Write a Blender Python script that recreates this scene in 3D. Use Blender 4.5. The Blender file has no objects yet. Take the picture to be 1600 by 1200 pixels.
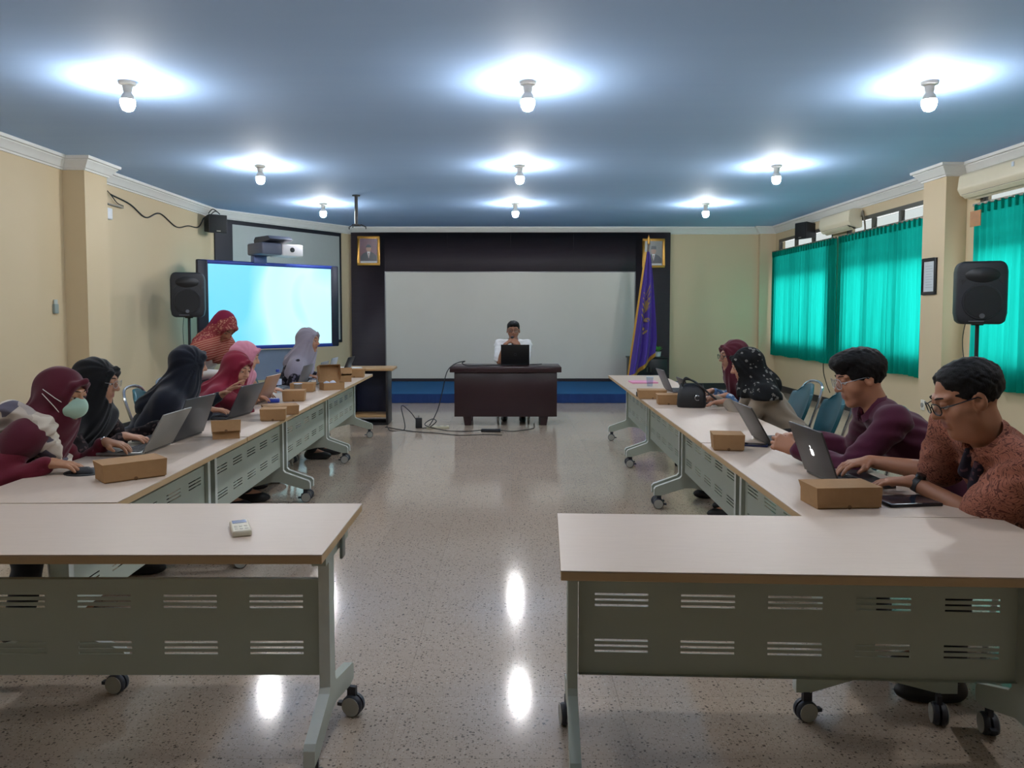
import bpy, bmesh, math, random
import numpy as np
from mathutils import Vector, Matrix
R = math.radians
random.seed(7)
scene = bpy.context.scene
COL = scene.collection

# ------------------------------------------------------------------ camera
cam_d = bpy.data.cameras.new('camera'); cam = bpy.data.objects.new('camera', cam_d); COL.objects.link(cam)
cam.location = (0, 0, 1.43); cam.rotation_euler = (R(87.0), 0, 0)
cam_d.sensor_fit = 'HORIZONTAL'; cam_d.sensor_width = 36.0; cam_d.lens = 36.0 * 1200 / 1600
cam_d.shift_x = 2 / 1600; cam_d.shift_y = -47 / 1600
cam_d.clip_start = 0.05; cam_d.clip_end = 200
scene.camera = cam
# ------------------------------------------------------------------ world: bright overcast daylight outside the windows
SKY = 5.2
world = bpy.data.worlds.new('overcast_sky'); scene.world = world; world.use_nodes = True
bg = world.node_tree.nodes['Background']; bg.inputs[0].default_value = (0.93, 0.97, 1.0, 1); bg.inputs[1].default_value = SKY
BULB = 600.0
vs = scene.view_settings
vs.view_transform = 'Standard'; vs.look = 'None'; vs.exposure = -0.22; vs.gamma = 1.0
try: vs.use_curve_mapping = False
except Exception: pass

# ------------------------------------------------------------------ materials
def lin(c):
    if isinstance(c, str):
        c = c.lstrip('#'); c = [int(c[i:i+2], 16) / 255 for i in (0, 2, 4)]
        c = [x / 12.92 if x <= .04045 else ((x + .055) / 1.055) ** 2.4 for x in c]
    return (c[0], c[1], c[2], 1.0)
class NT:
    def __init__(s, name):
        s.m = bpy.data.materials.new(name); s.m.use_nodes = True; s.t = s.m.node_tree
        s.b = s.t.nodes['Principled BSDF']; s.out = s.t.nodes['Material Output']
    def n(s, typ, **kw):
        nd = s.t.nodes.new(typ)
        for k, v in kw.items():
            if k in nd.inputs.keys() if isinstance(k, str) else False: nd.inputs[k].default_value = v
            else: setattr(nd, k, v)
        return nd
    def l(s, a, b): s.t.links.new(a, b)
    def ramp(s, src, stops, interp='LINEAR'):
        r = s.n('ShaderNodeValToRGB'); r.color_ramp.interpolation = interp
        e = r.color_ramp.elements
        while len(e) < len(stops): e.new(0.5)
        for i, (p, c) in enumerate(stops): e[i].position = p; e[i].color = lin(c)
        s.l(src, r.inputs[0]); return r.outputs[0]
    def mix(s, fac, a, b, typ='MIX'):
        x = s.n('ShaderNodeMix', data_type='RGBA', blend_type=typ)
        for sock, v in ((x.inputs[0], fac), (x.inputs[6], a), (x.inputs[7], b)):
            if isinstance(v, (int, float)): sock.default_value = v
            elif isinstance(v, (tuple, list, str)): sock.default_value = lin(v)
            else: s.l(v, sock)
        return x.outputs[2]
    def math(s, op, a, b=0.0):
        x = s.n('ShaderNodeMath', operation=op)
        for i, v in enumerate((a, b)):
            if isinstance(v, (int, float)): x.inputs[i].default_value = v
            else: s.l(v, x.inputs[i])
        return x.outputs[0]
    def obj(s): return s.n('ShaderNodeTexCoord').outputs['Object']
    def pos(s): return s.n('ShaderNodeNewGeometry').outputs['Position']
    def noise(s, vec, scale, detail=3, rough=.5, dist=0.0):
        x = s.n('ShaderNodeTexNoise'); x.inputs['Scale'].default_value = scale; x.inputs['Detail'].default_value = detail
        x.inputs['Roughness'].default_value = rough; x.inputs['Distortion'].default_value = dist
        s.l(vec, x.inputs['Vector']); return x.outputs[0]
    def voro(s, vec, scale, out='Distance', feature='F1'):
        x = s.n('ShaderNodeTexVoronoi', feature=feature); x.inputs['Scale'].default_value = scale
        s.l(vec, x.inputs['Vector']); return x.outputs[out]
    def scale(s, vec, sc):
        x = s.n('ShaderNodeVectorMath', operation='MULTIPLY'); s.l(vec, x.inputs[0]); x.inputs[1].default_value = sc; return x.outputs[0]
    def bump(s, h, strength=.2, dist=.01):
        x = s.n('ShaderNodeBump'); x.inputs['Strength'].default_value = strength; x.inputs['Distance'].default_value = dist
        s.l(h, x.inputs['Height']); s.l(x.outputs[0], s.b.inputs['Normal'])
    def base(s, v, rough=.5, metal=0.0, spec=.5):
        if isinstance(v, (str, tuple, list)): s.b.inputs['Base Color'].default_value = lin(v)
        else: s.l(v, s.b.inputs['Base Color'])
        s.b.inputs['Roughness'].default_value = rough; s.b.inputs['Metallic'].default_value = metal
        s.b.inputs['Specular IOR Level'].default_value = spec
        return s
MATS = {}
def plain(name, col, rough=.5, metal=0.0, spec=.5, vary=.06, sc=14, bump=0.0):
    """a procedural material: base colour with slight noise variation and optional fine relief"""
    if name in MATS: return MATS[name]
    t = NT(name); c = lin(col); nz = t.noise(t.obj(), sc, 4)
    a = tuple(max(0, x * (1 - vary)) for x in c[:3]); b = tuple(min(1, x * (1 + vary)) for x in c[:3])
    t.base(t.mix(nz, a, b), rough, metal, spec)
    if bump: t.bump(t.noise(t.obj(), sc * 12, 3), bump, .004)
    MATS[name] = t.m; return t.m
def cloth(name, col, rough=.85, vary=.14, weave=.25):
    if name in MATS: return MATS[name]
    t = NT(name); c = lin(col); o = t.obj(); nz = t.noise(o, 9, 4)
    a = tuple(x * (1 - vary) for x in c[:3]); b = tuple(min(1, x * (1 + vary)) for x in c[:3])
    t.base(t.mix(nz, a, b), rough, 0, .25)
    t.b.inputs['Sheen Weight'].default_value = .15; t.b.inputs['Sheen Roughness'].default_value = .5
    t.bump(t.noise(o, 260, 2), weave, .002)
    MATS[name] = t.m; return t.m
def emis(name, col, strength):
    if name in MATS: return MATS[name]
    t = NT(name); t.base(col, .4); t.b.inputs['Emission Color'].default_value = lin(col); t.b.inputs['Emission Strength'].default_value = strength
    MATS[name] = t.m; return t.m

# walls / ceiling / floor
def wall_mat(name, c1, c2):
    t = NT(name); p = t.pos(); n = t.noise(p, .9, 4, .6)
    t.base(t.mix(n, c1, c2), .55, 0, .35); t.bump(t.noise(p, 130, 3), .06, .003); return t.m
M_wall = wall_mat('cream_wall_paint', '#c8b594', '#d0be9e')
M_ceil = (lambda t: (t.base(t.mix(t.noise(t.scale(t.pos(), (.25, 2.4, 1)), 1.6, 5, .6), '#a4c4f0', '#aecdf5'), .75, 0, .25),
                     t.bump(t.noise(t.scale(t.pos(), (.5, 3.0, 1)), 3.0, 4), .10, .02), t.m)[-1])(NT('blue_ceiling_paint'))
M_white = plain('white_cornice_plaster', '#d9dad8', .5, vary=.03)
def floor_mat():
    t = NT('terrazzo'); p = t.pos()
    base = t.mix(t.noise(p, 60, 5, .7), '#ab9a8a', '#bdac9c')
    sn = t.n('ShaderNodeVectorMath', operation='SNAP'); t.l(p, sn.inputs[0]); sn.inputs[1].default_value = (.4, .4, 10)
    wn = t.n('ShaderNodeTexWhiteNoise', noise_dimensions='3D'); t.l(sn.outputs[0], wn.inputs['Vector'])
    base = t.mix(t.math('MULTIPLY', wn.outputs['Value'], .22), base, '#988779')
    base = t.mix(t.math('MULTIPLY', t.noise(p, .7, 3), .35), base, '#b3a293')
    for sc, thr, keep, col in ((58, .27, .66, '#453d38'), (125, .32, .50, '#6b5f56'), (95, .26, .68, '#c8bcae'), (40, .18, .72, '#332d2a')):
        v = t.n('ShaderNodeTexVoronoi'); v.inputs['Scale'].default_value = sc; v.inputs['Randomness'].default_value = 1
        dp = t.n('ShaderNodeVectorMath', operation='ADD'); nz = t.n('ShaderNodeTexNoise'); nz.inputs['Scale'].default_value = sc * 1.4
        t.l(p, nz.inputs['Vector']); mu = t.n('ShaderNodeVectorMath', operation='SCALE'); mu.inputs['Scale'].default_value = .6 / sc
        t.l(nz.outputs['Color'], mu.inputs[0]); t.l(p, dp.inputs[0]); t.l(mu.outputs[0], dp.inputs[1])
        t.l(dp.outputs[0], v.inputs['Vector'])
        m = t.math('LESS_THAN', v.outputs['Distance'], thr)
        sep = t.n('ShaderNodeSeparateColor'); t.l(v.outputs['Color'], sep.inputs[0])
        m = t.math('MULTIPLY', m, t.math('GREATER_THAN', sep.outputs[0], keep))
        base = t.mix(t.math('MULTIPLY', m, .75), base, col)
    t.base(base, .16, 0, .5)
    r = t.math('ADD', .075, t.math('MULTIPLY', t.noise(p, 2.3, 4), .06)); t.l(r, t.b.inputs['Roughness'])
    return t.m
M_floor = floor_mat()
M_grout = plain('tile_grout', '#93867a', .8)
M_base = plain('black_baseboard', '#23262a', .4)

# ------------------------------------------------------------------ mesh helpers
class MB:
    def __init__(s): s.v = []; s.f = []; s.mi = []
    def add(s, vs, fs, m=0):
        o = len(s.v); s.v += [tuple(x) for x in vs]; s.f += [tuple(i + o for i in f) for f in fs]; s.mi += [m] * len(fs); return s
    def box(s, a, b, m=0):
        (x0, y0, z0), (x1, y1, z1) = a, b
        return s.add([(x0,y0,z0),(x1,y0,z0),(x1,y1,z0),(x0,y1,z0),(x0,y0,z1),(x1,y0,z1),(x1,y1,z1),(x0,y1,z1)],
                     [(0,3,2,1),(4,5,6,7),(0,1,5,4),(1,2,6,5),(2,3,7,6),(3,0,4,7)], m)
    def cbox(s, c, d, m=0): return s.box([c[i] - d[i] / 2 for i in range(3)], [c[i] + d[i] / 2 for i in range(3)], m)
    def prism(s, poly, a, b, axis=0, m=0):
        """poly: 2-D outline; extruded from a to b along axis (0: yz outline, 1: xz, 2: xy)"""
        def P(q, w): return [(w, q[0], q[1]), (q[0], w, q[1]), (q[0], q[1], w)][axis]
        n = len(poly); vs = [P(q, a) for q in poly] + [P(q, b) for q in poly]
        return s.add(vs, [tuple(range(n))[::-1], tuple(range(n, 2 * n))] + [(i, (i + 1) % n, (i + 1) % n + n, i + n) for i in range(n)], m)
    def tube(s, pts, r, n=8, m=0, closed=False, cap=True):
        pts = [Vector(p) for p in pts]; N = len(pts); rr = r if isinstance(r, (list, tuple)) else [r] * N
        t0 = (pts[1] - pts[0]).normalized(); u = t0.orthogonal().normalized(); vs = []
        for i, p in enumerate(pts):
            if closed: t = (pts[(i + 1) % N] - pts[i - 1]).normalized()
            else: t = (pts[min(i + 1, N - 1)] - pts[max(i - 1, 0)]).normalized()
            u = (u - t * u.dot(t)); u = u.normalized() if u.length > 1e-6 else t.orthogonal().normalized()
            w = t.cross(u)
            vs += [p + (u * math.cos(2 * math.pi * k / n) + w * math.sin(2 * math.pi * k / n)) * rr[i] for k in range(n)]
        fs = []
        for i in range(N if closed else N - 1):
            j = (i + 1) % N
            fs += [(i * n + k, i * n + (k + 1) % n, j * n + (k + 1) % n, j * n + k) for k in range(n)]
        if cap and not closed: fs += [tuple(range(n))[::-1], tuple((N - 1) * n + k for k in range(n))]
        return s.add(vs, fs, m)
    def lathe(s, prof, n=16, c=(0, 0, 0), axis=2, m=0):
        """prof: (radius, height) pairs, low to high"""
        vs = []; N = len(prof)
        for r, h in prof:
            for k in range(n):
                a = 2 * math.pi * k / n; x, y = r * math.cos(a), r * math.sin(a)
                q = [(h, x, y), (y, h, x), (x, y, h)][axis]; vs.append(tuple(q[i] + c[i] for i in range(3)))
        fs = [(i * n + k, i * n + (k + 1) % n, (i + 1) * n + (k + 1) % n, (i + 1) * n + k) for i in range(N - 1) for k in range(n)]
        fs += [tuple(range(n))[::-1], tuple((N - 1) * n + k for k in range(n))]
        return s.add(vs, fs, m)
    def grid(s, P, m=0, loop=False):
        """P: rows of points"""
        a, b = len(P), len(P[0])
        return s.add([q for row in P for q in row], [(i * b + j, i * b + (j + 1) % b, (i + 1) * b + (j + 1) % b, (i + 1) * b + j) for i in range(a - 1) for j in range(b if loop else b - 1)], m)
    def mesh(s, name, mats, bevel=0.0, seg=2, smooth=40, solid=0.0):
        me = bpy.data.meshes.new(name); me.from_pydata(s.v, [], s.f)
        mats = mats if isinstance(mats, (list, tuple)) else [mats]
        for m in mats: me.materials.append(m)
        if len(mats) > 1: me.polygons.foreach_set('material_index', s.mi)
        if bevel or solid:
            bm = bmesh.new(); bm.from_mesh(me); bmesh.ops.remove_doubles(bm, verts=bm.verts, dist=1e-5)
            if solid: bmesh.ops.solidify(bm, geom=bm.faces[:], thickness=solid)
            if bevel:
                ed = [e for e in bm.edges if len(e.link_faces) == 2 and e.calc_face_angle(0) > R(30)]
                bmesh.ops.bevel(bm, geom=ed, offset=bevel, segments=seg, affect='EDGES', profile=.5, clamp_overlap=True)
            bm.to_mesh(me); bm.free()
        if smooth:
            me.polygons.foreach_set('use_smooth', [True] * len(me.polygons)); me.set_sharp_from_angle(angle=R(smooth))
        me.update(); return me
    def build(s, name, mats, parent=None, bevel=0.0, seg=2, smooth=40, solid=0.0, loc=None, rot=None):
        return link(name, s.mesh(name, mats, bevel, seg, smooth, solid), parent, loc, rot)
def link(name, me, parent=None, loc=None, rot=None):
    o = bpy.data.objects.new(name, me); COL.objects.link(o)
    if parent is not None: o.parent = parent
    if loc is not None: o.location = loc
    if rot is not None: o.rotation_euler = rot
    return o
def tag(o, label=None, cat=None, group=None, kind=None):
    if label: o['label'] = label
    if cat: o['category'] = cat
    if group: o['group'] = group
    if kind: o['kind'] = kind
    return o
def thing(name, label, cat, loc=(0, 0, 0), rz=0.0, group=None):
    o = bpy.data.objects.new(name, None); COL.objects.link(o); o.empty_display_size = .1
    o.location = loc; o.rotation_euler = (0, 0, rz); return tag(o, label, cat, group)
def struct(o): o['kind'] = 'structure'; return o
def copy_tree(o, parent=None):
    c = o.copy(); COL.objects.link(c)
    if parent is not None: c.parent = parent
    for ch in list(o.children): copy_tree(ch, c)
    return c
def rod(mb, a, b, r, n=8, m=0): return mb.tube([a, b], r, n, m)
def spline(pts, n=8):
    """Catmull-Rom through pts"""
    P = [Vector(p) for p in pts]; P = [P[0] * 2 - P[1]] + P + [P[-1] * 2 - P[-2]]; out = []
    for i in range(1, len(P) - 2):
        for k in range(n):
            t = k / n; a, b, c, d = P[i - 1:i + 3]
            out.append(.5 * ((2 * b) + (c - a) * t + (2 * a - 5 * b + 4 * c - d) * t * t + (3 * b - a - 3 * c + d) * t ** 3))
    return out + [P[-2]]

# ------------------------------------------------------------------ the room
CEIL = 3.06; XL, XR, YB, YF = -4.68, 4.98, 14.6, -3.2
CH0, CH1 = (XL, 12.05), (-3.02, 14.6)     # the chamfered corner behind the interactive board
PL = (8.10, 8.55, .23); PR = (8.46, 8.92, .23)
fl = struct(MB().box((XL - .2, YF - .2, -.2), (XR + .2, YB + .2, -.012)).build('floor', M_grout, smooth=0))
TS = .4; G = .0004
tile_me = MB().box((-TS / 2 + G, -TS / 2 + G, -.012), (TS / 2 - G, TS / 2 - G, 0)).mesh('tile', M_floor, smooth=0)
cand = []; rest = MB()
nx0, nx1 = int(math.floor(XL / TS)), int(math.ceil(XR / TS)); ny0, ny1 = int(math.floor(YF / TS)), int(math.ceil(YB / TS))
for i in range(nx0, nx1):
    for j in range(ny0, ny1):
        x, y = (i + .5) * TS, (j + .5) * TS
        u, v = (x / y * 1200, 1.43 / y * 1200) if y > .3 else (9e9, 9e9)
        cand.append((0 if (y > 2.2 and abs(u) < 850) else 1, y, x))
cand.sort(); 
for k, (w, y, x) in enumerate(cand):
    if k < 300 and w == 0: link('tile', tile_me, fl, (x, y, 0))
    else: rest.box((x - TS / 2 + G, y - TS / 2 + G, -.012), (x + TS / 2 - G, y + TS / 2 - G, 0))
tag(rest.build('tile_field', M_floor, fl, smooth=0), kind='stuff')
struct(MB().box((XL - .2, YF - .2, CEIL), (XR + .2, YB + .2, CEIL + .15)).build('ceiling', M_ceil, smooth=0))
wl = struct(MB().box((XL - .2, YF, 0), (XL, YB, CEIL)).build('wall_left', M_wall, smooth=0))
MB().box((XL, PL[0], 0), (XL + PL[2], PL[1], CEIL)).build('pilaster', M_wall, wl, smooth=0)
struct(MB().prism([CH0, CH1, (XL, YB)], 0, CEIL, 2).build('wall_corner', M_wall, smooth=0))
struct(MB().box((XL - .2, YB, 0), (XR + .2, YB + .2, CEIL)).build('wall_back', M_wall, smooth=0))
struct(MB().box((XL - .2, YF - .2, 0), (XR + .2, YF, CEIL)).build('wall_front', M_wall, smooth=0))
WZ0, WZ1 = .86, 2.80
WIN = [(11.95, 14.35), (9.12, 11.45), (5.75, 8.22)]
wr = MB(); ys = [YF] + [q for a, b in sorted(WIN) for q in (a, b)] + [YB]
wr.box((XR, YF, 0), (XR + .12, YB, WZ0)).box((XR, YF, WZ1), (XR + .12, YB, CEIL))
for i in range(0, len(ys), 2): wr.box((XR, ys[i], WZ0), (XR + .12, ys[i + 1], WZ1))
wr = struct(wr.build('wall_right', M_wall, smooth=0))
MB().box((XR - PR[2], PR[0], 0), (XR, PR[1], CEIL)).build('pilaster', M_wall, wr, smooth=0)
MB().box((XR - .30, YB - .10, 0), (XR, YB, CEIL)).build('pilaster', M_wall, wr, smooth=0)
# cornice: a moulded profile swept around the room
def sweep(path, prof, closed=True):
    n = len(path); rows = []
    for i in range(n):
        p = Vector(path[i]); a = Vector(path[i - 1]); b = Vector(path[(i + 1) % n])
        d0, d1 = (p - a).normalized(), (b - p).normalized(); n0, n1 = Vector((-d0.y, d0.x)), Vector((-d1.y, d1.x))
        mt = (n0 + n1); mt = mt / max(.2, mt.dot(n0))
        rows.append([(p.x + mt.x * o, p.y + mt.y * o, z) for o, z in prof])
    rows.append(rows[0]); m = MB(); m.grid(rows, loop=True); return m
loop = [(XL, YF), (XR, YF), (XR, PR[0]), (XR - PR[2], PR[0]), (XR - PR[2], PR[1]), (XR, PR[1]), (XR, YB - .1), (XR - .3, YB - .1), (XR - .3, YB), CH1, CH0,
        (XL, PL[1]), (XL + PL[2], PL[1]), (XL + PL[2], PL[0]), (XL, PL[0])]
z = CEIL
prof = [(0, z - .135), (.018, z - .135), (.022, z - .118), (.035, z - .112), (.05, z - .085), (.075, z - .055), (.085, z - .045), (.085, z - .035), (.105, z - .03), (.11, z - .012), (.11, z), (0, z)]
struct(sweep(loop, prof).build('trim_1', M_white, smooth=35))
def bb(name, a, b): struct(MB().box(a, b).build(name, M_base, smooth=0))
bbr = MB(); 
for a, b, t in ((YF, PR[0], .015), (PR[0] - .015, PR[1] + .015, PR[2] + .015), (PR[1], YB - .1, .015)): bbr.box((XR - t, a, 0), (XR, b, .11))
struct(bbr.build('baseboard_right', M_base, smooth=0))
bbl = MB()
for a, b, t in ((YF, PL[0], .015), (PL[0] - .015, PL[1] + .015, PL[2] + .015), (PL[1], CH0[1], .015)): bbl.box((XL, a, 0), (XL + t, b, .11))
struct(bbl.build('baseboard_left', M_base, smooth=0))
bb('baseboard_back', (3.0, YB - .015, 0), (XR - .3, YB, .11))

# ------------------------------------------------------------------ windows
M_frame = plain('dark_bronze_window_frame', '#4b4a44', .45)
def glass_mat(name, tr):
    t = NT(name); tb = t.n('ShaderNodeBsdfTransparent'); tb.inputs[0].default_value = lin(tr); gb = t.n('ShaderNodeBsdfGlossy'); gb.inputs['Roughness'].default_value = .05
    mx = t.n('ShaderNodeMixShader'); mx.inputs[0].default_value = .06
    t.l(tb.outputs[0], mx.inputs[1]); t.l(gb.outputs[0], mx.inputs[2]); t.l(mx.outputs[0], t.out.inputs[0]); return t.m
M_glass = glass_mat('window_glass', (.93, .96, .95)); M_lglass = glass_mat('louvre_glass', (.42, .43, .42))
for k, (a, b) in enumerate(WIN):
    w = bpy.data.objects.new('window_%d' % (k + 1), None); COL.objects.link(w); struct(w); w.location = (XR, (a + b) / 2, WZ0); L = b - a
    x0, x1 = .0, .055; H_ = WZ1 - WZ0; tz = 1.22
    m = MB().box((x0, -L / 2, 0), (x1, L / 2, .06)).box((x0, -L / 2, H_ - .05), (x1, L / 2, H_)).box((x0, -L / 2, .06), (x1, -L / 2 + .05, H_ - .05)).box((x0, L / 2 - .05, .06), (x1, L / 2, H_ - .05)).box((x0, -L / 2 + .05, tz), (x1, L / 2 - .05, tz + .09))
    m.build('window_frame', M_frame, w, smooth=0)
    nb = 3; cw = (L - .1) / nb
    for i in range(nb):
        y0 = -L / 2 + .05 + i * cw
        if i: MB().box((x0 + .002, y0 - .028, .06), (x1 - .002, y0 + .028, H_ - .05)).build('mullion', M_frame, w, smooth=0)
        o0 = .028 if i else 0; o1 = .028 if i < nb - 1 else 0
        MB().box((.026, y0 + o0, .06), (.032, y0 + cw - o1, tz)).build('pane', M_glass, w, smooth=0)
        for j in range(4):
            zc = tz + .09 + (j + .5) * (H_ - .05 - tz - .09) / 4
            MB().box((-.003, 0, -.068), (.003, cw - o0 - o1, .068)).build('louvre', M_lglass, w, smooth=0, loc=(.028, y0 + o0, zc), rot=(0, R(12), 0))
    MB().box((-.03, -L / 2 - .03, -.03), (.12, L / 2 + .03, 0)).build('window_sill', plain('sill_paint', '#b9ab86', .5), w, smooth=0)
    po = bpy.data.lights.new('window_portal', 'AREA'); po.shape = 'RECTANGLE'; po.size = H_; po.size_y = L; po.cycles.is_portal = True
    pl = bpy.data.objects.new('window_portal', po); COL.objects.link(pl); pl.location = (XR + .14, (a + b) / 2, (WZ0 + WZ1) / 2); pl.rotation_euler = (0, R(90), 0)
def curtain_mat():
    t = NT('teal_curtain_fabric'); o = t.obj(); n = t.noise(t.scale(o, (30, 30, 1.2)), 2, 3)
    c = t.mix(n, '#0d7f72', '#12907f')
    df = t.n('ShaderNodeBsdfDiffuse'); tl = t.n('ShaderNodeBsdfTranslucent'); t.l(c, df.inputs[0]); t.l(t.mix(n, (.006, .44, .37), (.012, .56, .48)), tl.inputs[0])
    mx = t.n('ShaderNodeMixShader'); mx.inputs[0].default_value = .62; t.l(df.outputs[0], mx.inputs[1]); t.l(tl.outputs[0], mx.inputs[2]); t.l(mx.outputs[0], t.out.inputs[0]); return t.m
M_curt = curtain_mat(); M_rail = plain('curtain_rail_metal', '#7c7a70', .4, .6)
def curtain(y0, y1, label, z0=.665, z1=2.575, x=4.90, seed=0):
    rnd = random.Random(seed); L = y1 - y0; t = thing('curtain', label, 'curtain', (x, (y0 + y1) / 2, z0), group='teal window curtains')
    nf = int(L / .105); n = nf * 8; rows = []; ph = [rnd.uniform(-.35, .35) for _ in range(nf + 2)]; am = [rnd.uniform(.6, 1.25) for _ in range(nf + 2)]
    for iz in range(15):
        v = iz / 14; row = []
        for k in range(n + 1):
            s = k / 8; i = int(s); fr = s - i; pp = ph[i] * (1 - fr) + ph[min(i + 1, nf)] * fr; a = am[i] * (1 - fr) + am[min(i + 1, nf)] * fr
            amp = (.030 * a) * (1 - .45 * v) + .004
            yy = -L / 2 + L * k / n + .012 * math.sin(2.3 * s + 3 * v) * (1 - v)
            row.append((amp * math.sin(2 * math.pi * s + pp * (1 + (1 - v))), yy, v * (z1 - z0) + (.008 * math.sin(s * .9 + seed) if iz == 0 else 0)))
        rows.append(row)
    MB().grid(rows).build('fabric', M_curt, t, smooth=80)
    hp = MB()
    for k in range(nf): hp.box((-.034, -L / 2 + L * (k + .5) / nf - .012, z1 - z0 - .10), (-.008, -L / 2 + L * (k + .5) / nf + .012, z1 - z0 - .002))
    tag(hp.build('heading_tape', M_curt, t, bevel=.004, seg=1), kind='stuff')
    MB().box((-.012, -L / 2 - .02, z1 - z0 - .012), (.014, L / 2 + .02, z1 - z0 + .014)).build('rail', M_rail, t, smooth=0)
curtain(13.05, 14.42, 'teal curtain farthest along the window wall, beside the far corner', seed=1)
curtain(11.66, 13.03, 'teal curtain under the small wall speaker and the far air conditioner', seed=2)
curtain(10.02, 11.52, 'wide teal curtain behind the head of the man in burgundy', seed=3)
curtain(9.06, 10.00, 'teal curtain edging the pilaster with the framed notice', seed=4)
curtain(6.86, 8.18, 'teal curtain behind the loudspeaker on the right', seed=5)
curtain(5.7, 6.84, 'teal curtain at the right picture edge, nearest the camera', seed=6)

# ------------------------------------------------------------------ stage end of the room
M_dark = (lambda t: (t.base(t.mix(t.noise(t.scale(t.obj(), (1, 1, 9)), 3, 5, .6, .6), '#2e272d', '#3a3237'), .6, 0, .3), t.m)[-1])(NT('dark_wood_veneer'))
M_carpet = plain('blue_carpet', '#28557d', .95, spec=.1, vary=.15, sc=40, bump=.4)
M_skirt = cloth('navy_skirt_cloth', '#1b3467')
st = thing('stage_platform', 'low blue carpeted stage running along the back wall', 'stage', (0, 13.4, 0))
MB().box((-3.0, -1.14, 0), (3.15, 1.1, .13)).build('base', plain('stage_wood', '#3a3230', .7), st, smooth=0)
MB().box((-3.02, -1.16, .13), (3.17, 1.1, .15)).build('carpet', M_carpet, st, smooth=0)
rows = []
for iz in range(5):
    v = iz / 4; rows.append([(-3.02 + k * .0295 * 1.0, -1.185 + .012 * math.sin(k * .9) * (1 - .4 * v), .005 + v * .14) for k in range(211)])
MB().grid(rows).build('skirt', M_skirt, st, smooth=80)
pn = thing('backdrop_panel', 'dark wood panelled backdrop framing the big pale board', 'wall panel', (0, 14.55, .15))
MB().box((-3.0, -.05, 0), (-2.37, .045, 2.8)).box((2.35, -.05, 0), (3.0, .045, 2.8)).box((-2.37, -.05, 2.06), (2.35, .045, 2.8)).box((-2.37, -.02, 0), (2.35, .045, .05)).build('panel', M_dark, pn, bevel=.004, seg=1)
for x in (-1.19, 0, 1.18): MB().box((x - .002, -.0515, 2.07), (x + .002, -.049, 2.8)).build('panel_joint', plain('joint_black', '#141116', .6), pn, smooth=0)
M_board = (lambda t: (t.base(t.mix(t.noise(t.obj(), 1.3, 5, .6), '#c4c1b8', '#cecbc2'), .38, 0, .4), t.m)[-1])(NT('pale_grey_board'))
wb = thing('presentation_board', 'large pale grey board set in the dark backdrop behind the speaker', 'board', (-.01, 14.55, .205))
MB().box((-2.34, -.045, 0), (2.34, .03, 2.0)).build('surface', M_board, wb, smooth=0)
MB().box((-2.36, -.055, 0), (-2.34, .03, 2.0)).box((2.34, -.055, 0), (2.36, .03, 2.0)).box((-2.36, -.055, 2.0), (2.36, .03, 2.015)).build('frame', plain('board_alu', '#77787a', .35, .8), wb, smooth=0)

# official portraits: gilt frames, a generic suited bust as flat print
M_gold = plain('gilt_frame', '#b5873c', .35, .55, vary=.2, sc=30)
def portrait(x, z0, label, bgc, cap):
    W, H_ = .42, .545
    t = thing('portrait', label, 'picture', (x, 14.495, z0))
    fr = MB()
    for a, b in (((-W/2, 0), (W/2, .045)), ((-W/2, H_ - .045), (W/2, H_)), ((-W/2, .045), (-W/2 + .045, H_ - .045)), ((W/2 - .045, .045), (W/2, H_ - .045))): fr.box((a[0], -.028, a[1]), (b[0], .004, b[1]))
    fr.build('frame', M_gold, t, bevel=.006)
    pr = MB().box((-W/2 + .04, -.006, .04), (W/2 - .04, .002, H_ - .04)).build('print', plain('print_bg_' + bgc, bgc, .3, vary=.2, sc=5), t, smooth=0)
    def flat(name, poly, col, y): MB().prism([(p[0], p[1]) for p in poly], -.006 - y, -.005, 1).build(name, plain('ink_' + col, col, .3), pr, smooth=0)
    flat('suit', [(-.15, .085), (-.15, .17), (-.10, .225), (-.03, .255), (.03, .255), (.10, .225), (.15, .17), (.15, .085)], '#1b1d28', .001)
    flat('shirt', [(-.03, .257), (0, .12), (.03, .257)], '#d8d8d8', .002)
    flat('tie', [(-.009, .235), (0, .10), (.009, .235)], '#8c2430', .003)
    flat('face', [(.047 * math.cos(a) , .315 + .062 * math.sin(a)) for a in [k * math.pi / 10 for k in range(20)]], '#a57b62', .002)
    if cap: flat('cap', [(-.052, .345), (.052, .345), (.045, .405), (-.045, .405)], '#17171b', .004)
    else: flat('hair', [(.05 * math.cos(a), .335 + .055 * math.sin(a)) for a in [k * math.pi / 8 for k in range(9)]], '#17171b', .004)
    flat('caption', [(-.155, .047), (.155, .047), (.155, .082), (-.155, .082)], '#c9ccd2', .002)
    MB().box((-W/2 + .04, -.0125, .04), (W/2 - .04, -.0115, H_ - .04)).build('glass', glass_mat('picture_glass', (1, 1, 1)), t, smooth=0)
portrait(-2.665, 2.335, 'gold framed portrait of a suited figure on the left of the backdrop', '#6d3a44', False)
portrait(2.68, 2.29, 'gold framed portrait of a suited figure in a black cap above the flag', '#77736c', True)

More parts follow.
